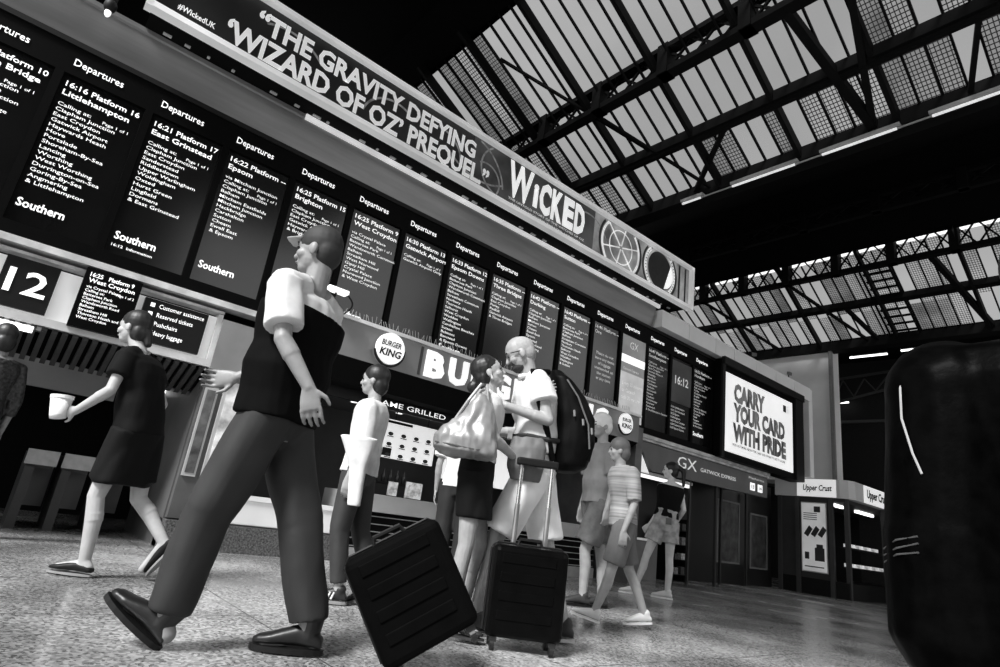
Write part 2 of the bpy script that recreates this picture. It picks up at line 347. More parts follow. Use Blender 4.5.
# generic swirls and dial artwork, clipped to the panel
def clipped(mb, name, m_, z0=6.385, z1=7.325):
    k_ = MB()
    for fce in mb.f:
        if all(z0 < mb.v[i][2] < z1 and mb.v[i][0] < 11.8 for i in fce): k_.add([mb.v[i] for i in fce], [tuple(range(len(fce)))])
    return k_.build(name, m_, t)
sw = MB()
for c0, r0, a0, a1 in (((3.4,6.5),.55,60,170),((4.9,6.45),.9,10,80),((5.7,6.9),.5,120,260),((1.6,6.45),.7,40,120),((5.35,6.6),.35,-60,120),((5.2,7.6),1.1,230,300),((8.1,6.5),.7,20,110),((4.3,6.6),.5,0,100)):
    disc(sw, (c0[0], y+.004, c0[1]), r0, .002, n=40, a0=a0, a1=a1, ri=r0-.035)
clipped(sw, 'swirl', mat('swirl_grey', .22, .5, emit=.2, var=.5))
B(5.0, 8.3, y+.006, y+.012, 6.38, 7.33).build('art_haze', mat('art_haze', .05, .5, emit=.25, var=.9, scale=1.8), t)
B(8.3, 11.85, y+.006, y+.012, 6.38, 7.33).build('art_backdrop', mat('art_grey', .30, .5, emit=.28, var=.75, scale=2.5), t)
lightd = mat('dial_light', .7, .5, emit=.55, var=.3, scale=5)
d = MB(); cc = (9.2, y, 6.85)
disc(d, cc, .66, .003, n=96, ri=.60); disc(d, cc, .40, .003, n=64, ri=.375)
for a in range(15, 375, 60):
    a_ = math.radians(a)
    for k in range(8): r0, r1_ = .05+k*.07, .05+(k+1)*.07; d.bar((cc[0]+r0*math.cos(a_), y-.002, cc[2]+r0*math.sin(a_)), (cc[0]+r1_*math.cos(a_), y-.002, cc[2]+r1_*math.sin(a_)), .022)
clipped(d, 'small_dial', lightd)
d = MB(); disc(d, (9.2, y+.003, 6.85), .74, .003, n=96, ri=.68); disc(d, (10.65, y+.003, 6.86), .68, .003, n=96, ri=.62); clipped(d, 'dial_edge', mat('dial_edge', .02, .5))
d = MB(); disc(d, (10.65, y, 6.86), .46, .004, n=48); d.build('dial_face', mat('dial_dark', .008, .5, var=.5), t)
d = MB(); disc(d, (10.75, y-.006, 6.86), .40, .004, n=40, a0=-80, a1=40); clipped(d, 'dial_moon', mat('dial_white', .8, .5, emit=.7, var=.2, scale=4))
d = MB(); disc(d, (10.65, y, 6.86), .60, .004, n=96, ri=.52); clipped(d, 'dial_ring', lightd)
d = MB()
for a in range(0, 360, 8):
    a_ = math.radians(a); d.box(10.65+.56*math.cos(a_)-.012, 10.65+.56*math.cos(a_)+.012, y-.010, y-.005, 6.86+.56*math.sin(a_)-.012, 6.86+.56*math.sin(a_)+.012)
clipped(d, 'rim_stud', black)
d = MB(); d.box(11.4,11.47,y,y+.004,6.42,7.3).box(11.66,11.72,y,y+.004,6.42,7.3); d.build('art_stripe', black, t)
# soffit behind billboard with bits of fixings
B(-.02, 11.85, YB, -.05, 6.31, 6.36).build('underside', jet, t)
sf = MB()
for i in range(40):
    xx = .2+i*.29+random.uniform(-.05,.05)
    if random.random() < .7: sf.box(xx, xx+random.uniform(.03,.14), -.30, -.26, 6.29, 6.31)
tag(sf.build('cable_clip', mat('clip_white', .6, .5)), 'row of small pale fixings in the dark gap under the billboard', 'fixings', kind='stuff')
# camera lamp at top left
t = thing('ceiling_lamp', 'small pendant lamp with a white tip above the Littlehampton board', 'lamp', (-.40, -.6, 5.95))
MB().tube([(-.40,-.6,6.7),(-.40,-.6,6.13)], .05).build('stem', steel_dark, t); MB().ell((-.40,-.6,6.06), (.07,.07,.09)).build('housing', steel_dark, t, smooth=True)
MB().ell((-.40,-.6,5.96), (.035,.035,.06)).build('bulb', lit_white, t, smooth=True)

# ------------------------------------------------------------------ pride poster screen
t = thing('poster_screen', 'big white advert screen with patterned letters at the end of the boards', 'advert screen', (16.4, -.2, 3.1))
ybx = -.3
f = MB(); f.box(14.05, 18.75, ybx, .1, 3.12, 5.72); f.build('housing', frame_m, t)
B(14.15, 18.02, ybx-.03, ybx, 3.30, 5.38).build('display', mat('ad_white', .85, .4, emit=.62, var=.06, scale=1.5), t)
f = MB(); f.box(14.02,18.72,ybx-.10,ybx,5.56,5.76).box(18.2,18.7,ybx-.06,ybx,3.12,5.6).box(14.0,14.13,ybx-.06,ybx,3.12,5.56); f.build('bezel', black, t)
pat = mat('letter_pattern', .16, .5, emit=.2, var=.95, scale=6, stretch=(1.6,1,.35))
q = MB(); ya = ybx-.034
text(q, 'CARRY', (14.60, ya, 4.70), w=1.70, h=.45, bold=.065, thick=.003); text(q, 'YOUR CARD', (14.58, ya, 4.18), w=2.92, h=.43, bold=.065, thick=.003); text(q, 'WITH PRIDE', (14.56, ya, 3.64), w=3.0, h=.43, bold=.065, thick=.003)
q.build('slogan', pat, t)
q = MB(); text(q, 'FIND OUT MORE ABOUT THE CARD AND WHERE TO GET IT ONLINE', (14.56, ya, 3.49), w=2.95, h=.06, bold=.015); text(q, 'the', (17.66, ya, 5.16), h=.05); text(q, 'pride', (17.66, ya, 5.08), h=.05); text(q, 'card', (17.66, ya, 5.0), h=.05)
q.build('small_print', darkgrey, t)
B(17.42, 17.60, ya-.002, ya+.004, 5.0, 5.20).build('logo_square', darkgrey, t)
# little cameras on top
for i, (xx, yy) in enumerate([(15.9, -.2), (18.1, -.2)]):
    t = thing('security_camera', ['small camera on the white parapet above the middle of the poster screen', 'small camera on the end of the white parapet'][i], 'camera', (xx, yy, 6.17), group='cameras on the parapet')
    MB().tube([(xx,yy,6.17),(xx,yy,6.30)], .02).build('bracket', steel_dark, t); MB().bar((xx-.1,yy-.1,6.30),(xx+.1,yy+.05,6.40), .09).build('body', midgrey, t)

# ------------------------------------------------------------------ platform 12 band and gateline
bandlit = mat('band_lit', .7, .5, emit=.33, var=.12, scale=1)
struct('trim_14', B(-6, 1.84, 0, .12, 2.33, 2.92), bandlit)
struct('trim_15', MB().box(-6, 1.9, -.06, .12, 2.24, 2.33).box(1.84, 1.9, -.06, .12, 2.33, 2.96), mat('band_edge', .6, .35, var=.2, scale=4))
t = thing('platform_sign', 'black sign with the white number 12', 'sign', (-.17, -.03, 2.33))
B(-.42, .08, -.05, 0, 2.36, 2.93).build('panel', black, t); text(MB(), '12', (-.36, -.056, 2.53), w=.38, h=.27, bold=.015, thick=.004).build('number', led, t)
t = thing('platform_sign', 'black sign panel with number 11 beside the number 12', 'sign', (-1.2, -.03, 2.33))
B(-1.5, -.62, -.05, 0, 2.36, 2.93).build('panel', black, t); text(MB(), '11', (-1.3, -.056, 2.53), w=.3, h=.27, bold=.015, thick=.004).build('number', led, t)
t = thing('information_screen', 'small hanging screen listing the West Croydon train beside number 12', 'screen', (.6, -.1, 2.3))
B(.30, .89, -.14, -.04, 2.31, 3.03).build('housing', frame_m, t)
q = MB(); text(q, '16:25   Platform 9', (.35, -.145, 2.93), w=.46, h=.05, bold=.02); text(q, 'West Croydon', (.35, -.145, 2.86), h=.05, bold=.02, sx=1.1); z = 2.79
for s in ['via Crystal Palace','Calling at:','Battersea Park','Clapham Junction','Wandsworth Road','Balham','Streatham Hill','Thornton Heath and','West Croydon']: text(q, s, (.35, -.145, z), h=.032, bold=.006, sx=1.1); z -= .047
text(q, 'Page 1 of 2', (.66, -.145, 2.78), h=.03, bold=.006); q.build('listing', led, t)
t = thing('facilities_sign', 'black direction sign for customer assistance and reserved tickets', 'sign', (1.3, -.05, 2.33))
B(.97, 1.72, -.07, 0, 2.36, 2.90).build('panel', black, t)
q = MB(); z = 2.80
for s in ['Customer assistance', 'Reserved tickets', 'Pushchairs', 'Heavy luggage']:
    text(q, s, (1.14, -.076, z), h=.055, bold=.006, sx=.82); q.box(1.04, 1.09, -.078, -.074, z, z+.05); z -= .115
q.build('lettering', led, t)
# battened slanting soffit
rib = MB()
for i in range(60):
    xx = -4+i*.10; rib.prism([(xx,.0,2.25),(xx+.055,.0,2.25),(xx+.055,.62,1.86+.1),(xx,.62,1.86+.1)], (0,-.02,-.05))
struct('trim_16', rib, mat('batten', .05, .45, var=.2)); struct('trim_17', MB().prism([(-6,.02,2.30),(-6,.02,2.25),(-6,.66,1.97),(-6,.66,2.1)], (7.9,0,0)), jet)
struct('ceiling', B(-8, 2.3, .6, 8.6, 2.6, 2.7), jet)
struct('wall_rear_upper', B(-8, 1.35, 3.0, 3.1, 1.85, 2.6), mat('gate_wall', .42, .6, emit=0, var=.15, scale=1.5))
struct('wall_rear_lower', B(-8, 4, 4.2, 4.3, 0, 2.6), jet)
t = thing('fluorescent_light', 'short white strip light directly under the number 12 sign band', 'light', (-.6, .1, 2.16), group='strip lights in the gateline')
B(-1.8, .03, -.03, .06, 2.15, 2.21).build('tube', tube_m, t); B(-1.9, .12, -.0, .12, 2.19, 2.23).build('batten', lightmetal, t)
t = thing('fluorescent_light', 'small white ceiling light behind the walking woman\'s shoulder', 'light', (1.9, 2.4, 2.1), group='strip lights in the gateline')
B(1.75, 2.05, 2.2, 2.5, 2.06, 2.1).build('tube', tube_m, t); B(1.7, 2.1, 2.15, 2.55, 2.1, 2.14).build('batten', lightmetal, t)
gm = mat('gate_steel', .45, .35, metal=.6, var=.15)
for i, gx in enumerate([.42, .80, 1.25]):
    t = thing('ticket_gate', ['ticket barrier nearest the person in glittering dress', 'middle ticket barrier behind the walking woman', 'ticket barrier nearest the poster pier'][i], 'ticket barrier', (gx+.15, 1.3, 0), group='ticket barriers')
    MB().box(gx+.02, gx+.12, 1.0, 1.9, 0, .72).build('body', darkgrey, t); B(gx, gx+.33, 1.0, 1.05, .75, .93).build('head_panel', gm, t)
    B(gx+.02, gx+.3, 1.05, 1.9, .72, .90).build('casing', darkgrey, t); B(gx+.14, gx+.34, 1.4, 1.42, .25, .8).build('paddle', midgrey, t)

# ------------------------------------------------------------------ pier with posters between gateline and burger bar
struct('wall_side', MB().box(1.92, 2.72, .0, .3, .35, 2.2).box(1.9, 2.0, .1, 2.2, .0, 2.25), mat('pier_grey', .10, .45, var=.25, scale=2))
struct('trim_18', MB().box(1.9, 3.1, -.1, .3, 2.22, 2.9), mat('pier_head', .25, .45, var=.2, scale=2))
t = thing('framed_poster', 'narrow dim framed poster on the pier beside the ticket gates', 'poster', (2.03, -.02, .9), group='posters on the pier')
B(1.94, 2.10, -.03, 0, .86, 2.0).build('frame', lightmetal, t); B(1.965, 2.075, -.036, -.028, .9, 1.96).build('print', mat('poster_dim', .10, .4, var=.9, scale=7), t)
t = thing('framed_poster', 'bright poster with dark figure shapes on the pier beside the gateline', 'poster', (2.4, -.02, .7), group='posters on the pier')
B(2.16, 2.70, -.05, 0, .72, 2.12).build('frame', lightmetal, t); B(2.20, 2.66, -.056, -.045, .78, 2.06).build('print', mat('poster_bright', .5, .4, emit=.25, var=.98, scale=4), t)
# display bench of white light on speckled plinth
gran = mat('granite', .09, .4, var=.95, scale=60)
struct('baseboard_left', B(1.9, 4.15, -.12, .3, 0, .33), gran)
t = thing('display_bench', 'low white lit bench unit standing on the speckled plinth', 'bench', (3.35, .1, .33))
B(2.62, 4.1, -.08, .3, .35, .66).build('body', mat('bench_white', .75, .45, emit=.12, var=.08, scale=2), t, bevel=.01); B(2.6, 4.12, -.1, .32, .66, .72).build('top', white_paint, t)

# ------------------------------------------------------------------ burger restaurant
YF = -.8
t = thing('shop_fascia', 'grey burger restaurant fascia with round logo and big white letters', 'shop sign', (6.7, -.5, 2.6))
B(3.1, 10.0, YF, -.09, 2.72, 3.24).build('panel', mat('fascia_grey', .20, .42, metal=.1, var=.18, scale=1.5), t)
B(3.05, 10.04, YF-.03, -.09, 3.24, 3.29).build('top_rail', white_paint, t)
MB().prism([(3.1,YF,2.72),(3.1,-.35,2.45),(3.1,0,2.45),(3.1,0,2.72)], (6.9,0,0)).build('soffit', jet, t)
def roundel(t, cx, cz, r):
    d = MB(); disc(d, (cx, YF-.05, cz), r, .05, n=40); o = d.build('logo_disc', mat('logo_white', .9, .4, emit=.55, var=.02), t)
    d = MB(); text(d, 'BURGER', (cx-r*.70, YF-.102, cz+.03), w=r*1.4, h=r*.34, bold=.02, shear=.1, thick=.003); text(d, 'KING', (cx-r*.75, YF-.102, cz-r*.5), w=r*1.5, h=r*.44, bold=.03, shear=.15, thick=.003); d.build('logo_letters', black, o)
    d = MB(); disc(d, (cx+.01, YF-.04, cz-.015), r*1.10, .035, n=40, a0=-170, a1=10, ri=r*.98); d.build('logo_rim', black, o)
roundel(t, 4.0, 2.99, .23); roundel(t, 9.47, 3.01, .20)
q = MB(); xx = 4.66
for ch, wd in (('B',.36),('U',.37),('R',.37),('G',.38),('E',.33),('R',.37)):
    text(q, ch, (xx, YF-.012, 2.79), w=wd, h=.37, bold=.05, thick=.03); xx += wd+.085
q.build('shop_name', mat('shop_name_white', .9, .4, emit=.65, var=.02), t); q = MB()
xx += .15
for ch, wd in (('K',.36),('I',.11),('N',.37),('G',.37)):
    text(q, ch, (xx, YF-.012, 2.79), w=wd, h=.37, bold=.05, thick=.03); xx += wd+.085
q.build('shop_name', mat('shop_name_white', .9, .4, emit=.65, var=.02), t)
q = MB(); q.box(4.56, 4.60, YF-.012, YF, 2.76, 3.2); q.build('panel_joint', darkgrey, t)
# bird spikes
t = thing('bird_spikes', 'strip of thin bird spikes along the top of the burger fascia', 'bird spikes', (6.5, YF, 3.29))
B(3.2, 9.9, YF+.02, YF+.06, 3.29, 3.305).build('base', lightmetal, t)
q = MB()
for i in range(130):
    xx = 3.25+i*.05; a = random.uniform(-.04, .04); q.bar((xx, YF+.04, 3.30), (xx+a, YF+.04+random.uniform(-.03,.03), 3.40+random.uniform(-.02,.02)), .006)
q.build('pin', lightmetal, t, kind='stuff')
# floodlight with cable
t = thing('floodlight', 'small white floodlight with a looping cable above the burger sign', 'floodlight', (3.05, -.8, 3.3))
B(2.86, 3.16, -1.0, -.86, 3.50, 3.56).build('housing', lit_white, t, bevel=.01)
cab = [(3.16, -.93, 3.53)]+[(3.16+.12*math.sin(a*math.pi/8), -.9, 3.53-.30*(a/8)**1.3) for a in range(1, 9)]
MB().tube(cab, .012).build('cable', black, t); MB().tube([(3.0,-.93,3.5),(3.0,-.8,3.29)], .015).build('bracket', steel_dark, t)
# interior shell
wall_in = mat('restaurant_wall', .05, .5, var=.3, scale=2)
struct('wall_inner_back', B(2.9, 10.3, 3.4, 3.5, 0, 2.9), wall_in); struct('wall_inner_left', B(2.8, 2.9, .3, 3.5, 0, 2.9), wall_in)
struct('wall_inner_right', B(10.2, 10.42, -.6, 3.5, 0, 3.1), mat('restaurant_pier', .12, .4, var=.3, scale=3)); struct('ceiling_8', B(2.8, 10.3, 0, 3.5, 2.62, 2.72), mat('restaurant_ceiling', .16, .5, var=.2, scale=1))
tt = thing('menu_header', 'dark header strip with glowing lettering under the burger fascia', 'sign', (6, -.02, 2.3))
B(3.3, 10.1, -.02, .04, 2.28, 2.47).build('panel', black, tt); B(3.3, 10.1, -.04, .04, 2.47, 2.52).build('lit_edge', lit_white, tt)
q = MB(); text(q, 'FLAME GRILLED   TASTE IS KING   FLAME GRILLED', (4.3, -.026, 2.33), w=4.6, h=.08, bold=.003); q.build('lettering', led, tt)
# counter
t = thing('service_counter', 'restaurant counter with pale top and dark slatted front', 'counter', (7, .3, 0))
B(4.2, 9.9, -.05, .75, .72, .98).build('counter_top', mat('counter_pale', .45, .4, var=.12, scale=3), t, bevel=.008)
B(4.25, 9.85, .03, .7, .18, .72).build('carcass', jet, t)
q = MB()
for i in range(5): q.box(4.25, 9.85, -.0, .03, .21+i*.11, .222+i*.11)
q.build('slat_edge', mat('slat_steel', .45, .35, metal=.7), t); B(4.25, 9.85, -.02, .7, 0, .19).build('plinth', mat('plinth_pale', .30, .5, var=.2, scale=4), t)
# menu board
t = thing('menu_board', 'hanging white menu board with a grid of small meal pictures', 'menu', (5.75, 1, 1.6))
B(5.17, 6.30, 1.0, 1.06, 1.63, 2.30).build('panel', mat('menu_white', .85, .5, emit=.6, var=.05), t)
q = MB()
for r_ in range(3):
    for c_ in range(4):
        xx = 5.25+c_*.27; zz = 2.05-r_*.18
        MB().ell((xx+.08, .995, zz), (.055, .006, .035), n=10).box(xx+.02, xx+.15, .992, .998, zz-.055, zz-.04).build('meal_picture', darkgrey, t)
q = MB(); q.box(5.2, 5.75, .992, 1.0, 2.235, 2.28).box(5.22,5.40,.992,1.0,1.66,1.80); q.build('heading', black, t)
for xx in (5.4, 6.1): MB().tube([(xx,1.03,2.3),(xx,1.03,2.63)], .012).build('hanger', steel_dark, t)
for i, xx in enumerate([6.5, 7.7]):
    t = thing('menu_board', ['blank glowing menu panel directly beside the picture menu', 'blank glowing menu panel at the far end of the counter'][i], 'menu', (xx+.5, 1, 1.5))
    B(xx, xx+1.05, 1.0, 1.06, 1.45, 2.2).build('panel', mat('menu_glow', .8, .5, emit=.7, var=.05), t); B(xx-.02, xx+1.07, .99, 1.07, 2.2, 2.25).build('frame', darkgrey, t)
    for x_ in (xx+.2, xx+.85): MB().tube([(x_,1.03,2.25),(x_,1.03,2.63)], .012).build('hanger', steel_dark, t)
for i, (xx, yy) in enumerate([(4.3,.9),(5.1,.9),(5.9,.9),(6.7,.9),(5.0,2.0),(6.0,2.0),(7.4,1.2),(8.2,1.2)]):
    t = thing('downlight', 'round white downlight in the restaurant ceiling, number %s from the left' % ['first','second','third','fourth','rear first','rear second','fifth','sixth'][i], 'light', (xx, yy, 2.6), group='restaurant downlights')
    t['label'] = ['front downlight under the round logo end of the restaurant ceiling','front downlight over the till display in restaurant ceiling','front downlight above the picture menu board','front downlight above the glowing menu panel','rear downlight over the bottle rack','rear downlight behind the menu board','downlight above the couple\'s far side in restaurant','last downlight towards the express shop in restaurant ceiling'][i]
    d = MB(); disc(d, (xx, yy, 2.605), .07, .012, n=20, xd=(1,0,0), yd=(0,1,0)); d.build('lens', tube_m, t); d = MB(); disc(d, (xx, yy, 2.6), .09, .016, n=20, xd=(1,0,0), yd=(0,1,0), ri=.07); d.build('ring', lightmetal, t)
# things on the counter
for i, (xx, ww, hh, lab) in enumerate([(5.05,.16,.22,'narrow pale till display near the end of restaurant counter'),(5.38,.30,.26,'white picture card stand on the restaurant counter below the menu'),(6.1,.22,.16,'low pale tray box standing alone on the restaurant counter')]):
    t = thing('counter_display', lab, 'counter display', (xx+ww/2, .3, .98), group='displays on the counter')
    B(xx, xx+ww, .25, .29, .99, .99+hh).build('panel', mat('card_white', .7, .5, emit=.3, var=.6, scale=14), t); B(xx, xx+ww, .2, .36, .98, .995).build('base', black, t)
t = thing('bottle_rack', 'dark rack of bottles behind the restaurant counter', 'rack', (5.55, 1.2, 1.25))
B(5.1, 6.1, 1.15, 1.4, 1.20, 1.23).build('shelf', steel_dark, t)
for x_ in (5.1, 6.07): B(x_, x_+.03, 1.15, 1.4, 0, 1.2).build('upright', steel_dark, t)
bt = mat('bottle_glass', .05, .2)
for i in range(6):
    xx = 5.2+i*.14; tg = tag(MB().tube([(xx,1.25,1.23),(xx,1.25,1.36),(xx,1.25,1.40),(xx,1.25,1.46)], .035, n=10, taper=[1,1,.4,.35]).build('bottle', bt, smooth=True), 'dark bottle on the rack behind the restaurant counter', 'bottle', 'bottles on the rack')

# ------------------------------------------------------------------ airport express shop
t = thing('shop_sign', 'dark grey airport express shop sign with one slanted end', 'shop sign', (14, -.02, 2.4))
MB().prism([(10.98,-.05,2.98),(11.56,-.05,2.36),(17.0,-.05,2.44),(17.0,-.05,3.03)], (0,.12,0)).build('panel', mat('express_grey', .13, .45, var=.15, scale=2), t)
q = MB(); text(q, 'GX', (12.55, -.056, 2.62), w=.82, h=.27, bold=.0, thick=.003); text(q, 'GATWICK EXPRESS', (13.55, -.056, 2.66), w=1.7, h=.09, bold=.0, thick=.003); text(q, 'Platforms', (15.95, -.056, 2.84), w=.85, h=.06)
q.build('lettering', mat('sign_letters', .8, .5, emit=.35, var=.05), t)
for xx, s in ((16.03,'13'),(16.45,'14')):
    o = B(xx, xx+.25, -.06, -.05, 2.54, 2.74).build('number_tile', lit_white, t); text(MB(), s, (xx+.05, -.064, 2.59), w=.15, h=.1, bold=.02, thick=.002).build('number', black, o)
struct('trim_19', B(10.42, 17.0, -.10, .12, 2.99, 3.07), mat('rail_light', .6, .45, var=.3, scale=5))
struct('trim_20', MB().prism([(10.42,-.02,3.0),(10.42,-.02,2.30),(11.5,-.02,2.30),(10.95,-.02,3.0)], (0,.1,0)), mat('lit_return', .85, .5, emit=.55, var=.08, scale=1))
struct('wall_inner', B(10.42, 19.5, 1.05, 1.2, 0, 3.0), mat('shopfront_dark', .012, .3, var=.3, scale=3)); struct('ceiling_9', B(10.42, 17.1, .0, 1.1, 2.62, 3.0), jet)
t = thing('strip_light', 'long white strip light beneath the express shop sign', 'light', (12.3, .1, 2.3))
B(10.45, 13.2, .02, .08, 2.20, 2.27).build('tube', mat('strip_soft', .9, .5, emit=1.0, var=.05), t); B(10.42, 13.3, .0, .12, 2.27, 2.34).build('batten', lightmetal, t)
for i, (a, b_, zl, zh, lab) in enumerate([(16.2,17.45,.55,2.28,'wider dim framed food poster on the dark shopfront'),(18.08,19.15,.48,2.08,'narrower dim framed poster on the dark shopfront beside the baguette kiosk')]):
    t = thing('framed_poster', lab, 'poster', ((a+b_)/2, 1.0, zl), group='posters on the dark shopfront')
    f = MB(); f.box(a,a+.05,1.0,1.05,zl,zh).box(b_-.05,b_,1.0,1.05,zl,zh).box(a+.05,b_-.05,1.0,1.05,zl,zl+.05).box(a+.05,b_-.05,1.0,1.05,zh-.05,zh); f.build('frame', mat('frame_dim', .16, .4), t)
    B(a+.05, b_-.05, 1.02, 1.05, zl+.05, zh-.05).build('print', mat('poster_food', .045, .35, var=.95, scale=5), t)
struct('door_1', MB().box(13.2,13.26,.0,.06,0,2.6).box(14.4,14.46,.0,.06,0,2.6).box(15.7,15.76,.6,.66,0,2.6).box(17.65,17.71,.9,.96,0,2.6), mat('door_frame', .03, .4))
t = thing('shop_counter', 'pale low till counter inside the dark shop behind the young woman', 'counter', (12.4, .7, 0))
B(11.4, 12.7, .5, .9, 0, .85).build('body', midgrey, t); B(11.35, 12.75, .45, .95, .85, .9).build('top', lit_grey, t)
t = thing('shop_shelves', 'dark shelf of small pale packets beside the young woman\'s legs', 'shelves', (13.6, .8, 0))
for i in range(4): B(13.3, 14.2, .6, 1.0, .15+i*.35, .17+i*.35).build('shelf', steel_dark, t)
for x_ in (13.28, 14.2): B(x_, x_+.02, .6, 1.04, 0, 1.5).build('shelf_side', steel_dark, t)
for i in range(4):
    for j in range(3):
        xx = 13.38+j*.28; zz = .17+i*.35
        tag(B(xx, xx+.16, .65, .78, zz, zz+random.uniform(.12,.22)).build('packet', mat('packet_%d' % ((i+j) % 3), [.5,.2,.05][(i+j) % 3], .5, var=.6, scale=20)), 'small packet on the dark shop shelf', 'packet', 'packets on the shop shelf')

# ------------------------------------------------------------------ baguette kiosk
t = thing('food_kiosk', 'baguette kiosk with white wraparound sign at the end of the wall', 'kiosk', (21, -.3, 0))
sgn = MB(); pts = [(19.5,.92),(19.5,-1.02),(19.62,-1.22),(19.85,-1.32),(26,-1.32),(26,.92)]
sgn.prism([(x_, y_, 2.80) for x_, y_ in pts], (0,0,.54)); sgn.build('sign_band', mat('kiosk_band', .45, .45, emit=.06, var=.08, scale=1), t)
for b4 in ((19.485,19.5,-.92,.22,2.81,3.33),(20.5,22.6,-1.335,-1.32,2.81,3.33)): B(*b4).build('lit_panel', mat('kiosk_lit', .85, .5, emit=.5, var=.03), t)
q = MB(); text(q, 'Upper Crust', (19.48, .04, 2.99), w=.84, h=.17, bold=.03, xd=(0,-1,0), thick=.004, shear=.1); text(q, 'Upper Crust', (20.7, -1.342, 2.98), w=1.7, h=.25, bold=.03, thick=.004, shear=.1); q.build('shop_name', black, t)
for x_, y_ in ((19.6,.8),(19.6,.25),(19.6,-.72),(19.75,-1.1),(22.4,-1.2),(25.8,-1.2)): B(x_-.06, x_+.06, y_-.06, y_+.06, 0, 2.8).build('post', mat('kiosk_post', .05, .4), t)
B(19.6, 25.9, -1.15, .85, 0, .45).build('base', black, t); B(19.62, 25.9, .75, .85, .45, 2.8).build('rear_wall', jet, t); B(19.6,19.64,-.62,.85,.45,2.8).build('front_wall', darkgrey, t)
B(19.65, 25.9, -1.1, .8, 2.7, 2.8).build('kiosk_ceiling', darkgrey, t)
f = MB(); f.box(19.56,19.59,-.60,.15,.62,2.64); o = f.build('poster_frame', lightmetal, t)
B(19.545,19.56,-.57,.12,.65,2.61).build('poster_print', mat('kiosk_poster', .8, .45, emit=.22, var=.12, scale=3), o)
q = MB()
for (a, b_, c_, d_) in ((-.1,.0,2.35,2.52),):q.box(19.53,19.545,a-.33,b_-.25,c_,d_)
for i in range(4): q.box(19.53,19.545,-.33,.06,2.30-i*.06,2.32-i*.06)
for i in range(3): q.prism([(19.54,.06-i*.2,1.70),(19.54,-.10-i*.2,1.95),(19.54,-.20-i*.2,1.85),(19.54,-.06-i*.2,1.62)], (-.01,0,0))
q.box(19.53,19.545,-.52,-.25,.95,1.32).box(19.53,19.545,-.48,-.30,1.32,1.42); q.box(19.53,19.545,-.08,.04,.98,1.18).box(19.53,19.545,-.5,.05,.76,.79); q.build('poster_picture', darkgrey, o)
for i in range(9):
    xx = 20.2+(i % 5)*.62; zz = .9+.55*(i//5)
    tag(B(xx, xx+.35, -1.0, -.8, zz, zz+.10).build('food_tray', mat('tray_lit', .6, .5, emit=.5, var=.5, scale=9)), 'small glowing tray of baguettes in the kiosk counter', 'tray', 'trays in the kiosk')
for z_ in (.87, 1.42): B(20.0, 25.8, -1.05, -.75, z_, z_+.03).build('display_shelf', steel_dark, t)
for a_, b_ in ((20.1,20.9),(22,23.4)): B(a_, b_, -.6, -.5, 2.62, 2.70).build('kiosk_light', tube_m, t)

# ------------------------------------------------------------------ white gable box and far buildings
struct('wall_outer', MB().box(23.5, 24.2, .62, 8.5, 3.75, 9.0), mat('gable_white', .75, .6, var=.12, scale=.8))
struct('trim_21', MB().box(23.35, 23.5, .55, .66, 3.7, 8.7).box(23.3, 24.3, .5, 8.5, 3.6, 3.75), mat('gable_edge', .2, .5))
struct('wall_end', B(30, 34, -8, 9, 0, 9.2), brick)
struct('trim_22', B(29.9, 30, -8, 4.6, 7.3, 7.42), mat('string_course', .08, .6))
f = MB(); wx = 29.93
f.box(wx,30.02,3.35,3.43,5.7,6.65).box(wx,30.02,4.22,4.30,5.7,6.65).box(wx,30.02,3.35,4.30,6.65,6.73); struct('window_1', f, mat('window_stone', .22, .5))
struct('window_2', B(29.97, 30.03, 3.43, 4.22, 5.7, 6.65), screen_m)
# lattice in front of the far block
t = thing('roof_truss', 'small dark roof truss in front of the far dark building', 'truss', (29, 1, 8))
q = MB(); q.bar((29,4.6,7.6),(29,.2,8.6),.1).bar((29,4.6,9.0),(29,-.5,9.4),.1)
for i in range(5): y0 = 4.5-i*.9; q.bar((29,y0,7.7+.2*i),(29,y0-.45,9.1),.05); q.bar((29,y0-.45,9.1),(29,y0-.9,7.9+.2*i),.05)
q.build('lattice', mat('truss_grey', .05, .5), t)

# ------------------------------------------------------------------ roof
TA = math.tan(math.radians(28))
glassA = glass_mat('roof_glass_clear', .31, False, .06); glassB = glass_mat('roof_glass_wired', .34, True, .35); glassC = glass_mat('roof_glass_dirty', .22, True, .6)
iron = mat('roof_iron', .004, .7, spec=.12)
def bay(xr, xv, zv, xg0, n0, ys, pane, wiredf, seed):
    """glazed slope from the ridge xr down to the valley xv; glass from xg0 down"""
    rnd = random.Random(seed); zf = lambda x: zv+(xv-x)*TA
    for k in range(len(ys)-1):
        ya, yb = ys[k], ys[k+1]; g = MB(); bars = MB(); np_ = max(1, round(abs(yb-ya)/pane)); st = (yb-ya)/np_
        for (xa, xb) in ((xg0, xv-1.25), (xv-1.25, xv)):
            for i in range(np_):
                a = ya+i*st; mi = 0
                wf = wiredf((xa+xb)/2, a)
                rr_ = rnd.random()
                if rr_ < wf: mi = 1 if rnd.random() < .7 else 2
                g.add([(xa,a,zf(xa)),(xb,a,zf(xb)),(xb,a+st,zf(xb)),(xa,a+st,zf(xa))], [(0,1,2,3)], mi)
        for i in range(np_+1):
            a = ya+i*st; bars.bar((xg0,a,zf(xg0)-.03),(xv,a,zf(xv)-.03), .035, .07)
        o = g.build('window_%d' % (n0+k), [glassA, glassB, glassC], kind='structure'); bars.build('glazing_bar', iron, o)
        r = MB(); r.bar((xg0-.3,ya,zf(xg0-.3)-.16),(xv,ya,zf(xv)-.16), .09, .24); struct('trim_%d' % (30+n0+k), r, iron)
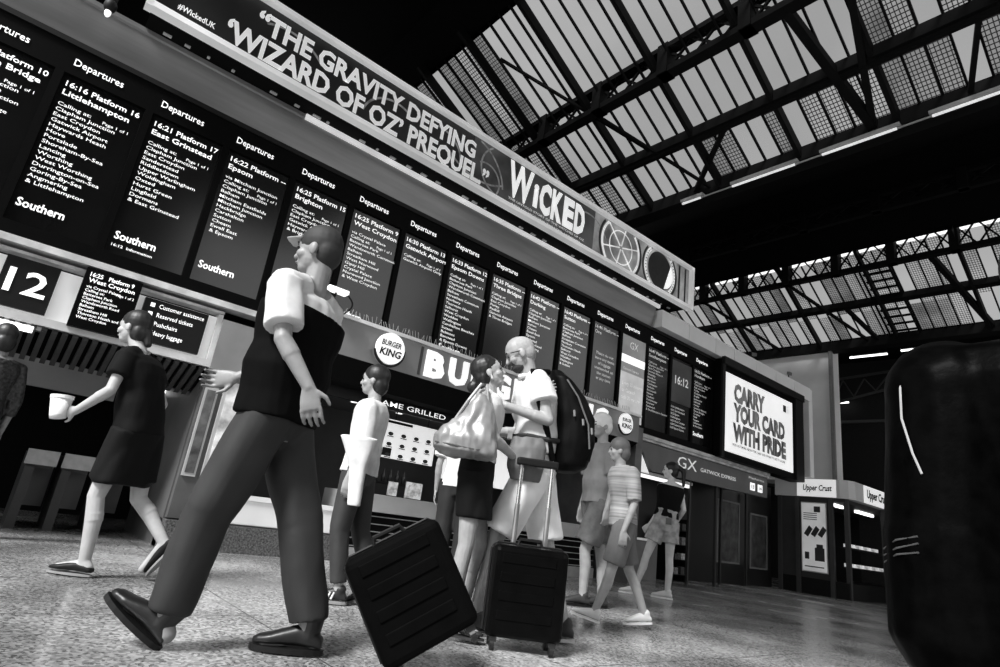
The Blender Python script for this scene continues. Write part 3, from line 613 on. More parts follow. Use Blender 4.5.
ys1 = [-9.05,-7.28,-5.5,-3.72,-1.92,-.05,1.75,3.5,5.3,7.1,8.6]
bay(5.0, 11.1, 9.0, 5.9, 3, ys1, .36, lambda x, y: (.85 if x > 9.8 and y < -2.0 else .75 if y < -5.2 else .9 if y > -.1 and x > 8.2 else .75 if y > 1.2 else .04), 3)
ys2 = [-9.5,-6.9,-4.3,-1.7,.9,3.5,6.1,8.6]
bay(17.3, 23.5, 9.0, 20.0, 20, ys2, .37, lambda x, y: .6, 5)
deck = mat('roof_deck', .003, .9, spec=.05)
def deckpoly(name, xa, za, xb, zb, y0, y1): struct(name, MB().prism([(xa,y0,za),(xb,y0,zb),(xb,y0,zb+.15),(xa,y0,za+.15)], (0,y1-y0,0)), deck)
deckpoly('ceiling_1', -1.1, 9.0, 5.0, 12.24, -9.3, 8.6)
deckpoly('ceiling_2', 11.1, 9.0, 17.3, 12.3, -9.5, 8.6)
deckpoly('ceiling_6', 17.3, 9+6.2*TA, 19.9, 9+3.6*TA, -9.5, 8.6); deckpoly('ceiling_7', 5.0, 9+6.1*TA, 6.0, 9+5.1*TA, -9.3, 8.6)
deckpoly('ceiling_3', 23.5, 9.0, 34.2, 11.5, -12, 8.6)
# gutter beams
struct('trim_23', B(10.95, 11.35, -9.5, 8.6, 8.72, 9.02), iron); struct('trim_24', B(23.3, 23.8, -9.5, 8.6, 8.7, 9.02), iron); struct('trim_25', B(-1.3, -.9, -9.3, 8.6, 8.7, 9.02), iron)
def girder(lab, x, zt, zb, y0, y1, pitch, grp, th=.13, wb=.05):
    t = thing('lattice_girder', lab, 'girder', (x, (y0+y1)/2, zb), group=grp)
    MB().box(x-th, x+th, y0, y1, zt-.12, zt).build('top_chord', iron, t); MB().box(x-th, x+th, y0, y1, zb, zb+.14).build('bottom_chord', iron, t)
    n_ = round((y1-y0)/pitch); st = (y1-y0)/n_; q = MB()
    for i in range(n_):
        a = y0+i*st; q.bar((x,a,zb+.1),(x,a+st,zt-.1), wb); q.bar((x,a+st,zb+.1),(x,a,zt-.1), wb)
        if i % 3 == 0: q.box(x-.16, x+.16, a-.12, a+.12, zb, zt)
    q.build('bracing', iron, t, kind='stuff')
girder('heavy lattice girder crossing the large clear glazed roof above the billboard', 8.35, 10.72, 9.98, -9.3, 8.5, .6, 'lattice girders under the roof')
girder('distant lattice girder at the upper edge of the far glazed roof', 20.1, 11.25, 10.25, -9.3, 8.5, .55, 'lattice girders under the roof', .12, .045)
girder('dim upper lattice girder across the dark slope of the far roof', 18.1, 11.75, 11.1, -9.3, 8.5, .7, 'lattice girders under the roof', .08, .06)
for lab, x, z, th, hh in (('straight dark purlin across the large clear glazed roof', 9.85, 9.42, .13, .24), ('straight dark purlin across the far glazed roof', 21.8, 9.72, .12, .2)):
    tag(MB().box(x-th, x+th, -9.3, 8.5, z, z+hh).box(x-th*.4, x+th*.4, -9.3, 8.5, z-.08, z).build('roof_purlin', iron), lab, 'beam', 'roof purlins')
# raking struts / braces
br_ = [('forked raking strut above the tube lights, branch nearer the billboard', (10.95,-5.1,8.9), (8.35,-4.62,10.1), .16), ('forked raking strut above the tube lights, branch away from the billboard', (10.95,-5.1,8.9), (8.35,-5.65,10.1), .12),
       ('thin diagonal wind brace across clear panes at the top centre', (6.5,1.2,11.2), (9.85,-.9,9.5), .06), ('second thin diagonal wind brace below the heavy girder', (8.4,-.2,10.1), (11.0,-1.7,8.85), .06),
       ('short brace from purlin to gutter above the first tube light', (9.85,-2.7,9.45), (10.95,-1.3,8.9), .10), ('dark brace above the end tube light in the top corner', (9.85,-7.0,9.4), (10.95,-6.6,8.9), .08)]
br_ += [('diagonal brace in the far glazed roof above the gable box', (20.1,.8,10.4), (23.4,-.8,8.9), .09), ('diagonal brace in the far glazed roof close behind the billboard end', (20.1,4.2,10.4), (23.4,2.4,8.9), .09), ('heavy brace in the far glazed roof above the black coat', (20.1,-3.6,10.4), (23.4,-4.4,8.9), .16), ('small brace under the far purlin', (21.8,-.6,9.7), (23.4,-1.1,8.9), .12)]
for lab, a, b_, wd in br_: tag(MB().bar(a, b_, wd).build('roof_brace', iron), lab, 'brace', 'roof braces')
# tube lights below the first gutter
for i, (a, b_) in enumerate([(-3.66,-2.29),(-5.5,-4.2),(-7.4,-6.05),(-1.5,-1.02)]):
    t = thing('fluorescent_light', ['tube light under the roof gutter next to the shortest one','tube light under the roof gutter, middle of the row','tube light under the roof gutter in the top corner, cut by frame','shortest tube light at the billboard end of the roof gutter'][i], 'light', (10.9, (a+b_)/2, 8.55), group='tube lights on the roof gutter')
    MB().tube([(10.86,a,8.60),(10.86,b_,8.60)], .026, n=8).build('tube', mat('tube_dull', .95, .5, emit=.45, var=.1), t); MB().box(10.84,10.98,a-.05,b_+.05,8.66,8.72).build('batten', mat('batten_grey', .35, .4), t)
tag(MB().tube([(10.9,-9,8.63),(10.9,-1.0,8.63)], .018).build('conduit', mat('conduit_grey', .3, .4)), 'thin pale conduit linking the tube lights along the gutter', 'conduit')
for i, (x, y_, z, l) in enumerate([(25.4,-.05,9.0,1.35),(25.2,-1.7,9.0,.9),(26.5,2.0,8.6,.9),(29.6,2.6,8.2,.7)]):
    t = thing('fluorescent_light', ['far long tube light in the dark bay beside the pale gable','far tube light touching the black coat outline','short far tube light beside the gable box','dim far tube light low on the dark building'][i], 'light', (x, y_, z), group='far tube lights')
    MB().tube([(x,y_-l/2,z),(x,y_+l/2,z)], .04).build('tube', tube_m, t); MB().box(x-.06,x+.06,y_-l/2,y_+l/2,z+.05,z+.1).build('batten', steel_dark, t)
    MB().tube([(x,y_,z+.1),(x,y_,9+(x-23.5)*.2336-.01)], .02).build('drop_rod', steel_dark, t)
# louvred ladder in the far glazing
q = MB()
for i in range(9): x = 20.7+i*.3; z = 9+(23.5-x)*TA-.12; q.box(x, x+.13, -2.35, -1.55, z-.02, z+.02)
q.bar((20.6,-2.4,9+2.9*TA-.12),(23.4,-2.4,9+.1*TA-.12),.06).bar((20.6,-1.5,9+2.9*TA-.12),(23.4,-1.5,9+.1*TA-.12),.06)
tag(q.build('roof_ladder', iron), 'dark slatted access ladder lying under the far glazed roof', 'ladder')

# ================================================================== people
def V(*a): return Vector(a)
def blob(prims, voxel=.009, smooth=3, fold=0, fscale=9, flat=None):
    """union of tapered capsules / ellipsoids / lofts into one smooth continuous surface"""
    bm = bmesh.new()
    for p in prims:
        k = p[0]
        if k == 'c':        # capsule a,b,ra,rb
            _, a, b_, ra, rb = p; a = V(*a); b_ = V(*b_); d = b_-a; L = d.length or 1e-4; d = d/L if L > 1e-4 else V(0,0,1)
            s = d.orthogonal().normalized(); t_ = d.cross(s); N = 14; rings = []
            for q in (-75, -45, -15): rings.append((a+d*ra*math.sin(math.radians(q)), ra*math.cos(math.radians(q))))
            for q in (15, 45, 75): rings.append((b_+d*rb*math.sin(math.radians(q)), rb*math.cos(math.radians(q))))
            vs = [[bm.verts.new(c+(s*math.cos(2*math.pi*j/N)+t_*math.sin(2*math.pi*j/N))*r) for j in range(N)] for c, r in rings]
        elif k == 'e':      # ellipsoid centre radii matrix(optional)
            _, c, r, R_ = p; c = V(*c); N = 18; h = 10; vs = []
            for i in range(1, h):
                th = math.pi*i/h
                vs.append([bm.verts.new(c+R_ @ V(r[0]*math.sin(th)*math.cos(2*math.pi*j/N), r[1]*math.sin(th)*math.sin(2*math.pi*j/N), -r[2]*math.cos(th))) for j in range(N)])
        else:               # loft of (centre, side vec, front vec)
            N = 24; vs = []
            for c, a, b_ in p[1]:
                c = V(*c); a = V(*a); b_ = V(*b_)
                row = []
                for j in range(N):
                    q = 2*math.pi*j/N; cx, sy = math.cos(q), math.sin(q); e_ = .82
                    row.append(bm.verts.new(c+a*math.copysign(abs(cx)**e_, cx)+b_*math.copysign(abs(sy)**e_, sy)))
                vs.append(row)
        for i in range(len(vs)-1):
            n_ = len(vs[i])
            for j in range(n_): bm.faces.new((vs[i][j], vs[i][(j+1) % n_], vs[i+1][(j+1) % n_], vs[i+1][j]))
        bm.faces.new(list(reversed(vs[0]))); bm.faces.new(vs[-1])
    bmesh.ops.recalc_face_normals(bm, faces=bm.faces[:])
    me = bpy.data.meshes.new('tmp'); bm.to_mesh(me); bm.free()
    o = bpy.data.objects.new('tmp', me)
    md = o.modifiers.new('r', 'REMESH'); md.mode = 'VOXEL'; md.voxel_size = voxel; md.adaptivity = 0
    if smooth: ms = o.modifiers.new('s', 'SMOOTH'); ms.factor = .5; ms.iterations = smooth
    out = evaluate(o); bpy.data.meshes.remove(me)
    if fold:
        n_v = len(out.vertices); co = np.empty(n_v*3, dtype=np.float32); no = np.empty(n_v*3, dtype=np.float32)
        out.vertices.foreach_get('co', co); out.vertex_normals.foreach_get('vector', no)
        f_ = np.array([noise.noise((x*fscale, y*fscale, z*fscale*.55))+.5*noise.noise((x*fscale*2.2+5, y*fscale*2.2, z*fscale*1.1)) for x, y, z in co.reshape(-1,3).tolist()])
        co = co.reshape(-1,3)+no.reshape(-1,3)*(f_*fold)[:,None]; out.vertices.foreach_set('co', co.ravel().astype(np.float32)); out.update()
    return out
def put(me, name, m_, parent, smooth=True):
    me.name = name; o = bpy.data.objects.new(name, me); COL.objects.link(o); o.parent = parent
    ROOT[o] = Vector((0,0,0)); me.materials.clear(); me.materials.append(m_)
    me.polygons.foreach_set('use_smooth', [smooth]*len(me.polygons)); return o
I3 = Matrix.Identity(3)
def frame(fwd, up=(0,0,1)):
    f_ = V(*fwd).normalized(); u_ = V(*up); s = u_.cross(f_).normalized(); u_ = f_.cross(s)
    return Matrix((f_, s, u_)).transposed()      # x forward, y left, z up
def stand(face, hgt=1.8, **over):
    """joint positions in the person frame; x = to the right of the photo, y = away, z = up; face in degrees (180 = photo left, 90 = away)"""
    a = math.radians(face); F = V(math.cos(a), math.sin(a), 0); L = V(-F.y, F.x, 0); k = hgt/1.8
    J = dict(F=F, k=k, P=V(0,0,.96)*k, C=V(0,0,1.27)*k, N=V(0,0,1.49)*k, H=V(0,0,1.665)*k+F*.03, look=F.copy())
    for s, g in (('L',1), ('R',-1)):
        J['s'+s] = V(0,0,1.43)*k+L*.185*g*k; J['e'+s] = V(0,0,1.13)*k+L*.235*g*k-F*.02; J['w'+s] = V(0,0,.87)*k+L*.24*g*k+F*.05; J['h'+s] = V(0,0,-1)
        J['q'+s] = V(0,0,.93)*k+L*.095*g*k; J['n'+s] = V(0,0,.50)*k+L*.10*g*k+F*.01; J['a'+s] = V(0,0,.085)*k+L*.10*g*k; J['f'+s] = F.copy()
    for kk, vv in over.items(): J[kk] = V(*vv) if isinstance(vv, (tuple, list)) else vv
    J['L'] = L; return J
def torso_rings(J, g=0, z0=-.12, z1=1.0, kw=1., belly=1.):
    k = J['k']; P, C, N = J['P'], J['C'], J['N']; S = (J['sL']-J['sR']).normalized(); hs = (J['qL']-J['qR']).normalized()
    up = (N-P).normalized()
    prof = [(-.12,.120,.085,0),(-.04,.165,.112,0),(.06,.160,.105,0),(.17,.140*belly,.095*belly,0),(.27,.152,.105,0),(.36,.172,.115,0),(.44,.182,.110,0),(.495,.165,.088,0),(.53,.095,.065,0)]
    rings = []; Lp = (C-P).length; Ln = (N-C).length
    for t, a, b_, _ in prof:
        z = t
        if z < z0-1e-6 or z > z1: continue
        zk = z*k
        if zk <= Lp: c = P+(C-P).normalized()*zk; d = (C-P).normalized(); sd_ = hs.lerp(S, max(0, min(1, zk/Lp)))
        else: c = C+(N-C).normalized()*(zk-Lp); d = (N-C).normalized(); sd_ = S
        sd_ = (sd_-d*sd_.dot(d)).normalized(); fr = sd_.cross(d)
        rings.append((c, sd_*(a*k*kw+g), fr*(b_*k*kw+g)))
    return rings
def hand(prims, w_, d, nrm, k=1, curl=.5, side=1, r=.0082, spread=.10):
    """palm, four fingers and a thumb. d = pointing direction, nrm = direction the palm faces"""
    d = V(*d).normalized(); nrm = V(*nrm); nrm = (nrm-d*nrm.dot(d)); nrm = nrm.normalized() if nrm.length > .05 else d.orthogonal().normalized(); s = d.cross(nrm)*side
    prims.append(('l', [(w_+d*.0, s*.027*k, nrm*.020*k), (w_+d*.035*k, s*.037*k, nrm*.017*k), (w_+d*.07*k, s*.042*k, nrm*.015*k), (w_+d*.092*k, s*.040*k, nrm*.012*k)]))
    r = .0092
    for o_, ln in ((-.036,.062),(-.012,.074),(.012,.079),(.036,.070)):
        p = w_+d*.088*k+s*o_*k; dd = (d+s*o_*spread*30*.1).normalized(); cang = 0
        for j, f_ in enumerate((.42,.33,.28)):
            cang += curl*(.5 if j == 0 else .8); v_ = (dd*math.cos(cang)+nrm*math.sin(cang)); q = p+v_*ln*f_*k
            prims.append(('c', p, q, r*k*(1-.08*j), r*k*(1-.08*(j+1)))); p = q
    p = w_+d*.025*k+s*.033*k; v_ = (d*.65+s*.75+nrm*.25).normalized(); q = p+v_*.038*k; prims.append(('c', p, q, .012*k, .010*k))
    v_ = (d*.9+s*.3+nrm*.35).normalized(); prims.append(('c', q, q+v_*.032*k, .010*k, .008*k))
def arm(prims, J, s, palm, curl=.5, r=(.046,.036,.026)):
    k = J['k']; S_, E_, W_ = J['s'+s], J['e'+s], J['w'+s]
    prims += [('c', S_, E_, r[0]*k, r[1]*k), ('c', S_, S_.lerp(E_, .35), .055*k, .050*k), ('c', E_, E_.lerp(W_, .3), r[1]*1.02*k, r[1]*1.08*k), ('c', E_.lerp(W_, .25), W_, r[1]*1.05*k, r[2]*k)]
    hand(prims, W_, J['h'+s], palm, k, curl, 1 if s == 'L' else -1)
def leg(prims, J, s, g=0):
    k = J['k']; Q, N_, A = J['q'+s], J['n'+s], J['a'+s]; F = J['f'+s].normalized(); back = -F
    prims += [('c', Q, Q.lerp(N_, .5), .088*k, .072*k), ('c', Q.lerp(N_, .45), N_, .074*k, .053*k), ('c', N_, N_.lerp(A, .35)+back*.012*k, .053*k, .055*k),
              ('c', N_.lerp(A, .30)+back*.012*k, A, .055*k, .036*k)]
    toe = A+F*.155*k+V(0,0,-.055*k)
    prims += [('c', A, A+V(0,0,-.035*k)-F*.03*k, .036*k, .034*k), ('c', A+V(0,0,-.02*k), toe, .036*k, .026*k)]
def head_prims(J, jaw=1, nose=1):
    k = J['k']; c = J['H']; R_ = frame(J['look'], J.get('headup', (0,0,1))); f_, l_, u_ = R_.col[0], R_.col[1], R_.col[2]
    pr = [('e', c+u_*.025*k, (.096*k,.078*k,.098*k), R_), ('e', c+f_*.020*k-u_*.030*k, (.070*k,.064*k,.080*k), R_), ('e', c+f_*.040*k-u_*.082*k, (.042*k*jaw,.044*k*jaw,.032*k), R_),
          ('c', c+f_*.090*k+u_*.005*k, c+f_*(.092+.012*nose)*k-u_*.030*k, .009*k, .012*k), ('c', c+f_*.078*k-u_*.062*k+l_*.016*k, c+f_*.078*k-u_*.062*k-l_*.016*k, .011*k, .011*k),
          ('c', c+f_*.082*k+u_*.026*k+l_*.028*k, c+f_*.082*k+u_*.026*k-l_*.028*k, .013*k, .013*k)]
    for g in (1, -1): pr += [('e', c+l_*g*.080*k-u_*.012*k-f_*.005*k, (.020*k,.010*k,.031*k), R_), ('e', c+l_*g*.045*k-u_*.028*k+f_*.055*k, (.03*k,.022*k,.024*k), R_)]
    pr.append(('c', J['N']-V(0,0,.02), c-u_*.055*k-f_*.022*k, .056*k, .054*k)); return pr
def face_parts(t, J):
    k = J['k']; c = J['H']; R_ = frame(J['look'], J.get('headup', (0,0,1))); f_, l_, u_ = R_.col[0], R_.col[1], R_.col[2]
    for g in (1, -1):
        put(blob([('e', c+f_*.086*k+u_*.004*k+l_*g*.030*k, (.008*k,.014*k,.008*k), R_)], .003, 1), 'eye', mat('eye_dark', .01, .2), t)
        put(blob([('c', c+f_*.097*k+u_*.026*k+l_*g*.018*k, c+f_*.088*k+u_*.028*k+l_*g*.045*k, .0045*k, .004*k)], .0025, 1), 'eyebrow', mat('eyebrow_dark', .02, .8), t)
    put(blob([('c', c+f_*.086*k-u_*.064*k+l_*.020*k, c+f_*.086*k-u_*.064*k-l_*.020*k, .006*k, .006*k)], .003, 1), 'mouth', mat('lip', .16, .5), t)
def hair_cap(J, g=.012, low=.0, back=.03, up=.03, extra=()):
    k = J['k']; c = J['H']; R_ = frame(J['look'], J.get('headup', (0,0,1))); f_, l_, u_ = R_.col[0], R_.col[1], R_.col[2]
    back = back-.012; return [('e', c+u_*(.025+up)*k-f_*back*k, ((.094+g)*k,(.078+g)*k,(.088+g)*k), R_), ('e', c-f_*(.045+low*.3)*k-u_*low*k+u_*.0*k, ((.055+g)*k,(.070+g)*k,(.075+g)*k), R_)]+list(extra)
def shoe(t, J, s, mu_, ms=None, high=0, stripes=None, flat=False):
    k = J['k']; A = J['a'+s]; F = J['f'+s].normalized(); Lf = V(0,0,1).cross(F).normalized(); U = F.cross(Lf)
    b_ = A-U*.075*k
    rings = [(-.065,.030,.026,.020),(-.03,.036,.040,.034),(.03,.036,.048,.040),(.09,.042,.038,.030),(.14,.046,.028,.022),(.185,.036,.022,.016),(.205,.016,.016,.010)]
    if flat: rings = [(x, w_, z*.75, h*.75) for x, w_, z, h in rings]
    pr = [('l', [(b_+F*x*k+U*(z+.006)*k, Lf*w_*k, U*h*k) for x, w_, z, h in rings])]
    if not flat: pr.append(('c', A-U*.02*k-F*.01*k, A+U*(.005+high)*k-F*.015*k, .040*k, .043*k))
    o = put(blob(pr, .006, 3), 'shoe', mu_, t)
    so = MB(); N = 18; top = []
    for z in (0, .020 if not flat else .012):
        for j in range(N):
            q = 2*math.pi*j/N; x = .07+.145*math.cos(q); w_ = .046*math.sin(q)*(1+.12*math.cos(q)); top.append(b_+F*x*k+Lf*w_*k+U*(z-.012)*k)
    so.add(top, [tuple(range(N-1, -1, -1)), tuple(range(N, 2*N))]+[(j, (j+1) % N, N+(j+1) % N, N+j) for j in range(N)])
    so.build('sole', ms or mu_, o, scale=1, local=True)
    if stripes:
        q = MB()
        for g in (1, -1):
            for i in range(3):
                x = .035+i*.028; q.bar(b_+F*x*k+Lf*g*.043*k+U*.018*k, b_+F*(x-.014)*k+Lf*g*.034*k+U*.066*k, .010, .008)
        q.build('stripe', stripes, o, scale=1, local=True)
def torso_wear(J, g=.016, top=.53, bot=-.04, sleeves=None, sr=(.064,.060), slen=.55, neck=True, belly=1.):
    k = J['k']; R_ = [r for r in torso_rings(J, g, bot, top, belly=belly)]
    pr = [('l', R_)]
    # shoulder caps
    for s in ('L','R'):
        if sleeves is None: pr.append(('c', J['N'].lerp(J['s'+s], .55), J['s'+s].lerp(J['N'], .25), .055*k, .050*k)); continue
        S_, E_, W_ = J['s'+s], J['e'+s], J['w'+s]
        pr.append(('c', J['N'].lerp(S_, .5)-V(0,0,.01), S_, .062*k, .064*k))
        end = S_.lerp(E_, min(1, slen)); d = (E_-S_).normalized(); a = d.orthogonal().normalized(); b_ = d.cross(a)
        pr.append(('l', [(S_, a*sr[0]*k, b_*sr[0]*k), (end, a*sr[1]*k, b_*sr[1]*k)]))
        if slen > 1:
            e2 = E_.lerp(W_, slen-1); pr.append(('c', S_, E_, sr[0]*k*.95, sr[1]*k)); d = (W_-E_).normalized(); a = d.orthogonal().normalized(); b_ = d.cross(a)
            pr += [('l', [(E_, a*sr[1]*k, b_*sr[1]*k), (e2, a*sr[1]*.8*k, b_*sr[1]*.8*k)])]
    return pr
def leg_wear(J, frac=2.0, g=.016, flare=1.0, top=.08, skirt=False, hem=.0):
    k = J['k']; R_ = torso_rings(J, min(g, .011), -.12, top+.1)
    rr_ = [r for r in R_]; P = J['P']
    pr = [('l', rr_[:4] if len(rr_) > 3 else rr_)]
    for s in ('L','R'):
        Q, N_, A = J['q'+s], J['n'+s], J['a'+s]
        def ring(c, d, r): d = d.normalized(); a = d.orthogonal().normalized(); b_ = d.cross(a); return (c, a*r, b_*r)
        d1 = N_-Q; d2 = A-N_
        f1 = min(frac, 1); up = -d1.normalized()*.03
        r0, r1 = .098*k+g*.5, (.085*(1-f1)+.062*f1)*k*flare+g
        pr.append(('l', [ring(Q+up, d1, r0), ring(Q.lerp(N_, f1*.5), d1, (r0+r1)/2), ring(Q.lerp(N_, f1), d1, r1)]))
        if frac > 1:
            f2 = frac-1; pr.append(('c', Q.lerp(N_, .8), N_, .064*k*flare+g, .060*k*flare+g)); pr.append(('l', [ring(N_, d2, .060*k*flare+g), ring(N_.lerp(A, .4), d2, .058*k*flare+g), ring(N_.lerp(A, f2), d2, .048*k*flare+g)]))
    if skirt:
        S = (J['qL']-J['qR']).normalized(); c2 = (J['qL'].lerp(J['nL'], hem)+J['qR'].lerp(J['nR'], hem))/2; F = S.cross(V(0,0,1))
        wd = (J['qL'].lerp(J['nL'], hem)-J['qR'].lerp(J['nR'], hem)).length/2+.085*k
        pr.append(('l', [(P, S*.175*k, F*.115*k), (c2, S*wd, F*.12*k)]))
    return pr
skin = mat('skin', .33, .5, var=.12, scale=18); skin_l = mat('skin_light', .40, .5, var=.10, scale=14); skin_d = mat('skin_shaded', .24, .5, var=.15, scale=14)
def person(name_label, cat, xy, J, skin_m, vox=.009, hands=((0,0,-1),(0,0,-1)), curl=(.5,.5), group=None, face=True, arms=True):
    t = thing('person', name_label, cat, (xy[0], xy[1], 0), rz=-YAW, group=group)
    pr = [('l', torso_rings(J))]+head_prims(J)
    if hands[0] == (0,0,-1): hands = (-J['L'], hands[1])
    if hands[1] == (0,0,-1): hands = (hands[0], J['L'].copy())
    for s, h_, c_ in (('L', hands[0], curl[0]), ('R', hands[1], curl[1])):
        pr.append(('c', J['N'].lerp(J['s'+s], .4), J['s'+s], .05*J['k'], .052*J['k'])); arm(pr, J, s, h_, c_)
    for s in ('L','R'): leg(pr, J, s)
    put(blob(pr, vox, 2), 'body', skin_m, t)
    if face: face_parts(t, J)
    return t

# ---- man kissing
J = stand(180, 1.86, P=(.02,0,1.02), C=(-.02,0,1.34), N=(-.09,0,1.60), H=(-.175,-.02,1.745), look=(-.85,.05,-.42), headup=(-.40,0,.9),
     sL=(-.045,-.19,1.545), sR=(-.06,.20,1.54), eL=(.035,-.24,1.285), wL=(-.235,-.26,1.335), hL=(-.95,.12,.10), eR=(-.12,.30,1.26), wR=(-.36,.20,1.22), hR=(-1,-.35,0),
     qL=(.0,-.10,.97), nL=(-.19,-.10,.56), aL=(-.26,-.10,.10), fL=(-.9,-.1,0), qR=(.04,.10,.97), nR=(.14,.08,.54), aR=(.29,.04,.10), fR=(-.85,.1,0))
t = person('man with shaved head and beard in pale polo shirt kissing a woman', 'person', (3.48,-4.70), J, skin, .005, hands=((0,.9,-.2),(0,-1,0)), curl=(.22,.5))
man = t
polo = mat('polo_white', .66, .7, var=.05, bump=.2)
pr = torso_wear(J, .032, bot=.0, sleeves=1, sr=(.070,.078), slen=.55, belly=1.22)
put(blob(pr, .009, 2, fold=.011, fscale=9), 'shirt', polo, t)
put(blob([('c', J['N']+V(.0,-.05,.01), J['N']+V(-.07,-.03,-.01), .020, .018), ('c', J['N']+V(-.07,-.03,-.01), J['N']+V(-.07,.04,-.01), .018,.018), ('c', J['N']+V(.0,-.05,.01), J['N']+V(.04,.0,.03), .02,.02)], .006, 2), 'collar', polo, t)
put(blob(leg_wear(J, .93, .020, 1.28, top=.05), .010, 2, fold=.010, fscale=7), 'shorts', mat('shorts_white', .85, .75, var=.06), t)
R_ = frame(J['look'], J['headup']); c = J['H']; f_, l_, u_ = R_.col
put(blob([('e', c+f_*.040-u_*.078, (.052,.054,.044), R_), ('e', c+f_*.055-u_*.048+l_*.0, (.046,.048,.03), R_)], .005, 2, fold=.003, fscale=60), 'beard', mat('beard', .035, .9), t)
put(blob(hair_cap(J, .0015, 0, .022, .006), .006, 2), 'cropped_hair', mat('shaved_hair', .33, .8, var=.1, scale=60), t)
for s in ('L','R'): shoe(t, J, s, mat('trainer_dark', .03, .6), mat('sole_white', .7, .6))
put(blob([('c', c+l_*.082+u_*.012+f_*.07, c+l_*.086+u_*.005-f_*.01, .004,.004)], .003, 1), 'glasses', black, t)
# waist bag
wb = thing('waist_bag', 'dark grey waist bag hanging at the kissing man\'s hip', 'bag', (3.48,-4.70,0), rz=-YAW)
put(blob([('l', [(V(-.06,-.20,.90), V(.09,0,0), V(0,.03,0)), (V(-.07,-.215,.98), V(.115,0,0), V(0,.045,0)), (V(-.07,-.21,1.10), V(.12,0,.01), V(0,.04,0)), (V(-.07,-.20,1.17), V(.10,0,.01), V(0,.025,0))])], .008, 3, fold=.008, fscale=14), 'pouch', mat('waist_bag_cloth', .11, .6), wb)
q = MB(); q.tube([V(-.17,-.12,1.17),V(-.08,-.21,1.175),V(.05,-.20,1.17),V(.17,-.10,1.18),V(.19,.02,1.18)], .018, n=8); q.build('strap', mat('strap_black', .01, .6), wb, scale=1, local=True)
B(-.20,-.17,-.16,-.12,1.15,1.20).build('buckle', mat('buckle', .6, .3, metal=.6), wb, scale=1, local=True)
# backpack
bp_ = thing('backpack', 'big rounded black backpack on the kissing man\'s back', 'backpack', (3.48,-4.70,0), rz=-YAW)
bpm = mat('backpack_cloth', .002, .5, spec=.08, var=.4, scale=30)
prb = [('l', [(V(.20,0,1.00), V(0,.13,0), V(.07,0,.0)), (V(.22,0,1.04), V(0,.17,0), V(.115,0,0)), (V(.23,0,1.18), V(0,.185,0), V(.145,0,0)), (V(.22,0,1.36), V(0,.185,0), V(.145,0,0)), (V(.17,0,1.50), V(0,.17,0), V(.115,0,0)), (V(.11,0,1.60), V(0,.15,0), V(.075,0,0)), (V(.07,0,1.66), V(0,.09,0), V(.035,0,0))])]
put(blob(prb, .009, 3, fold=.008, fscale=8), 'main_sack', bpm, bp_)
put(blob([('l', [(V(.285,-.02,1.08), V(0,.13,0), V(.065,0,0)), (V(.30,-.02,1.20), V(0,.14,0), V(.075,0,0)), (V(.28,-.02,1.33), V(0,.13,0), V(.07,0,0)), (V(.25,-.02,1.38), V(0,.09,0), V(.03,0,0))])], .008, 3, fold=.004), 'front_pocket', bpm, bp_)
q = MB(); q.tube([V(.10,-.155,1.05),V(.02,-.215,1.28),V(-.05,-.235,1.44),V(-.09,-.19,1.60),V(.02,-.13,1.62)], .020, n=8); q.build('shoulder_strap', bpm, bp_, scale=1, local=True)
q = MB(); q.tube([V(.14,-.16,1.58),V(.22,-.18,1.47),V(.30,-.18,1.30),V(.32,-.18,1.15)], .006, n=6); q.tube([V(.24,-.165,1.40),V(.29,-.165,1.30),V(.27,-.165,1.16)], .005, n=6); q.build('zip', mat('zip_grey', .10, .5), bp_, scale=1, local=True)
for i in range(3): q = MB(); q.bar((.20+.06*i,-.195,1.38-.05*i),(.205+.06*i,-.2,1.34-.05*i), .010); q.build('zip_pull', mat('zip_pull', .2, .5), bp_, scale=1, local=True)

# ---- woman kissed
J = stand(0, 1.63, P=(-.05,0,.92), C=(-.05,0,1.18), N=(-.03,0,1.40), H=(-.055,0,1.535), look=(.90,0,.44), headup=(-.42,0,.9),
     sR=(-.07,-.17,1.345), sL=(-.05,.17,1.345), eR=(.035,-.20,1.10), wR=(.17,.00,1.03), hR=(.8,.5,-.1), eL=(.12,.16,1.36), wL=(.27,.13,1.50), hL=(.8,-.3,.2),
     qR=(-.06,-.09,.88), nR=(-.05,-.10,.50), aR=(-.07,-.10,.10), fR=(.9,-.2,0), qL=(-.04,.09,.88), nL=(.03,.10,.50), aL=(-.02,.12,.10), fL=(.95,.1,0))
t = person('woman with dark bun tilting her face up to kiss the man', 'person', (2.99,-4.67), J, skin, .0052, hands=((0,-.9,0),(0,.9,0)), curl=(.5,.4))
put(blob(torso_wear(J, .016, bot=.06, sleeves=None), .009, 2, fold=.008), 'vest_top', mat('vest_pale', .62, .7), t)
put(blob(leg_wear(J, .62, .014, 1.0, top=.08, skirt=True, hem=.62), .010, 2, fold=.004), 'skirt', mat('skirt_black', .002, .8, spec=.2), t)
R_ = frame(J['look'], J['headup']); c = J['H']; f_, l_, u_ = R_.col
hm = mat('hair_dark', .012, .45, spec=.4, var=.6, scale=40, stretch=(1,1,.2))
put(blob(hair_cap(J, .010, .02, .032, .020, [('e', c-f_*.125-u_*.055, (.042,.040,.040), R_), ('c', c-f_*.06+u_*.0, c-f_*.12-u_*.05, .045,.03)]), .006, 2, fold=.003, fscale=30), 'hair', hm, t)
put(blob([('c', c-l_*.090-u_*.035, c-l_*.090-u_*.055, .007,.009)], .003, 1), 'earring', lightmetal, t)
for s in ('L','R'): shoe(t, J, s, mat('pump_dark', .03, .5), flat=True)
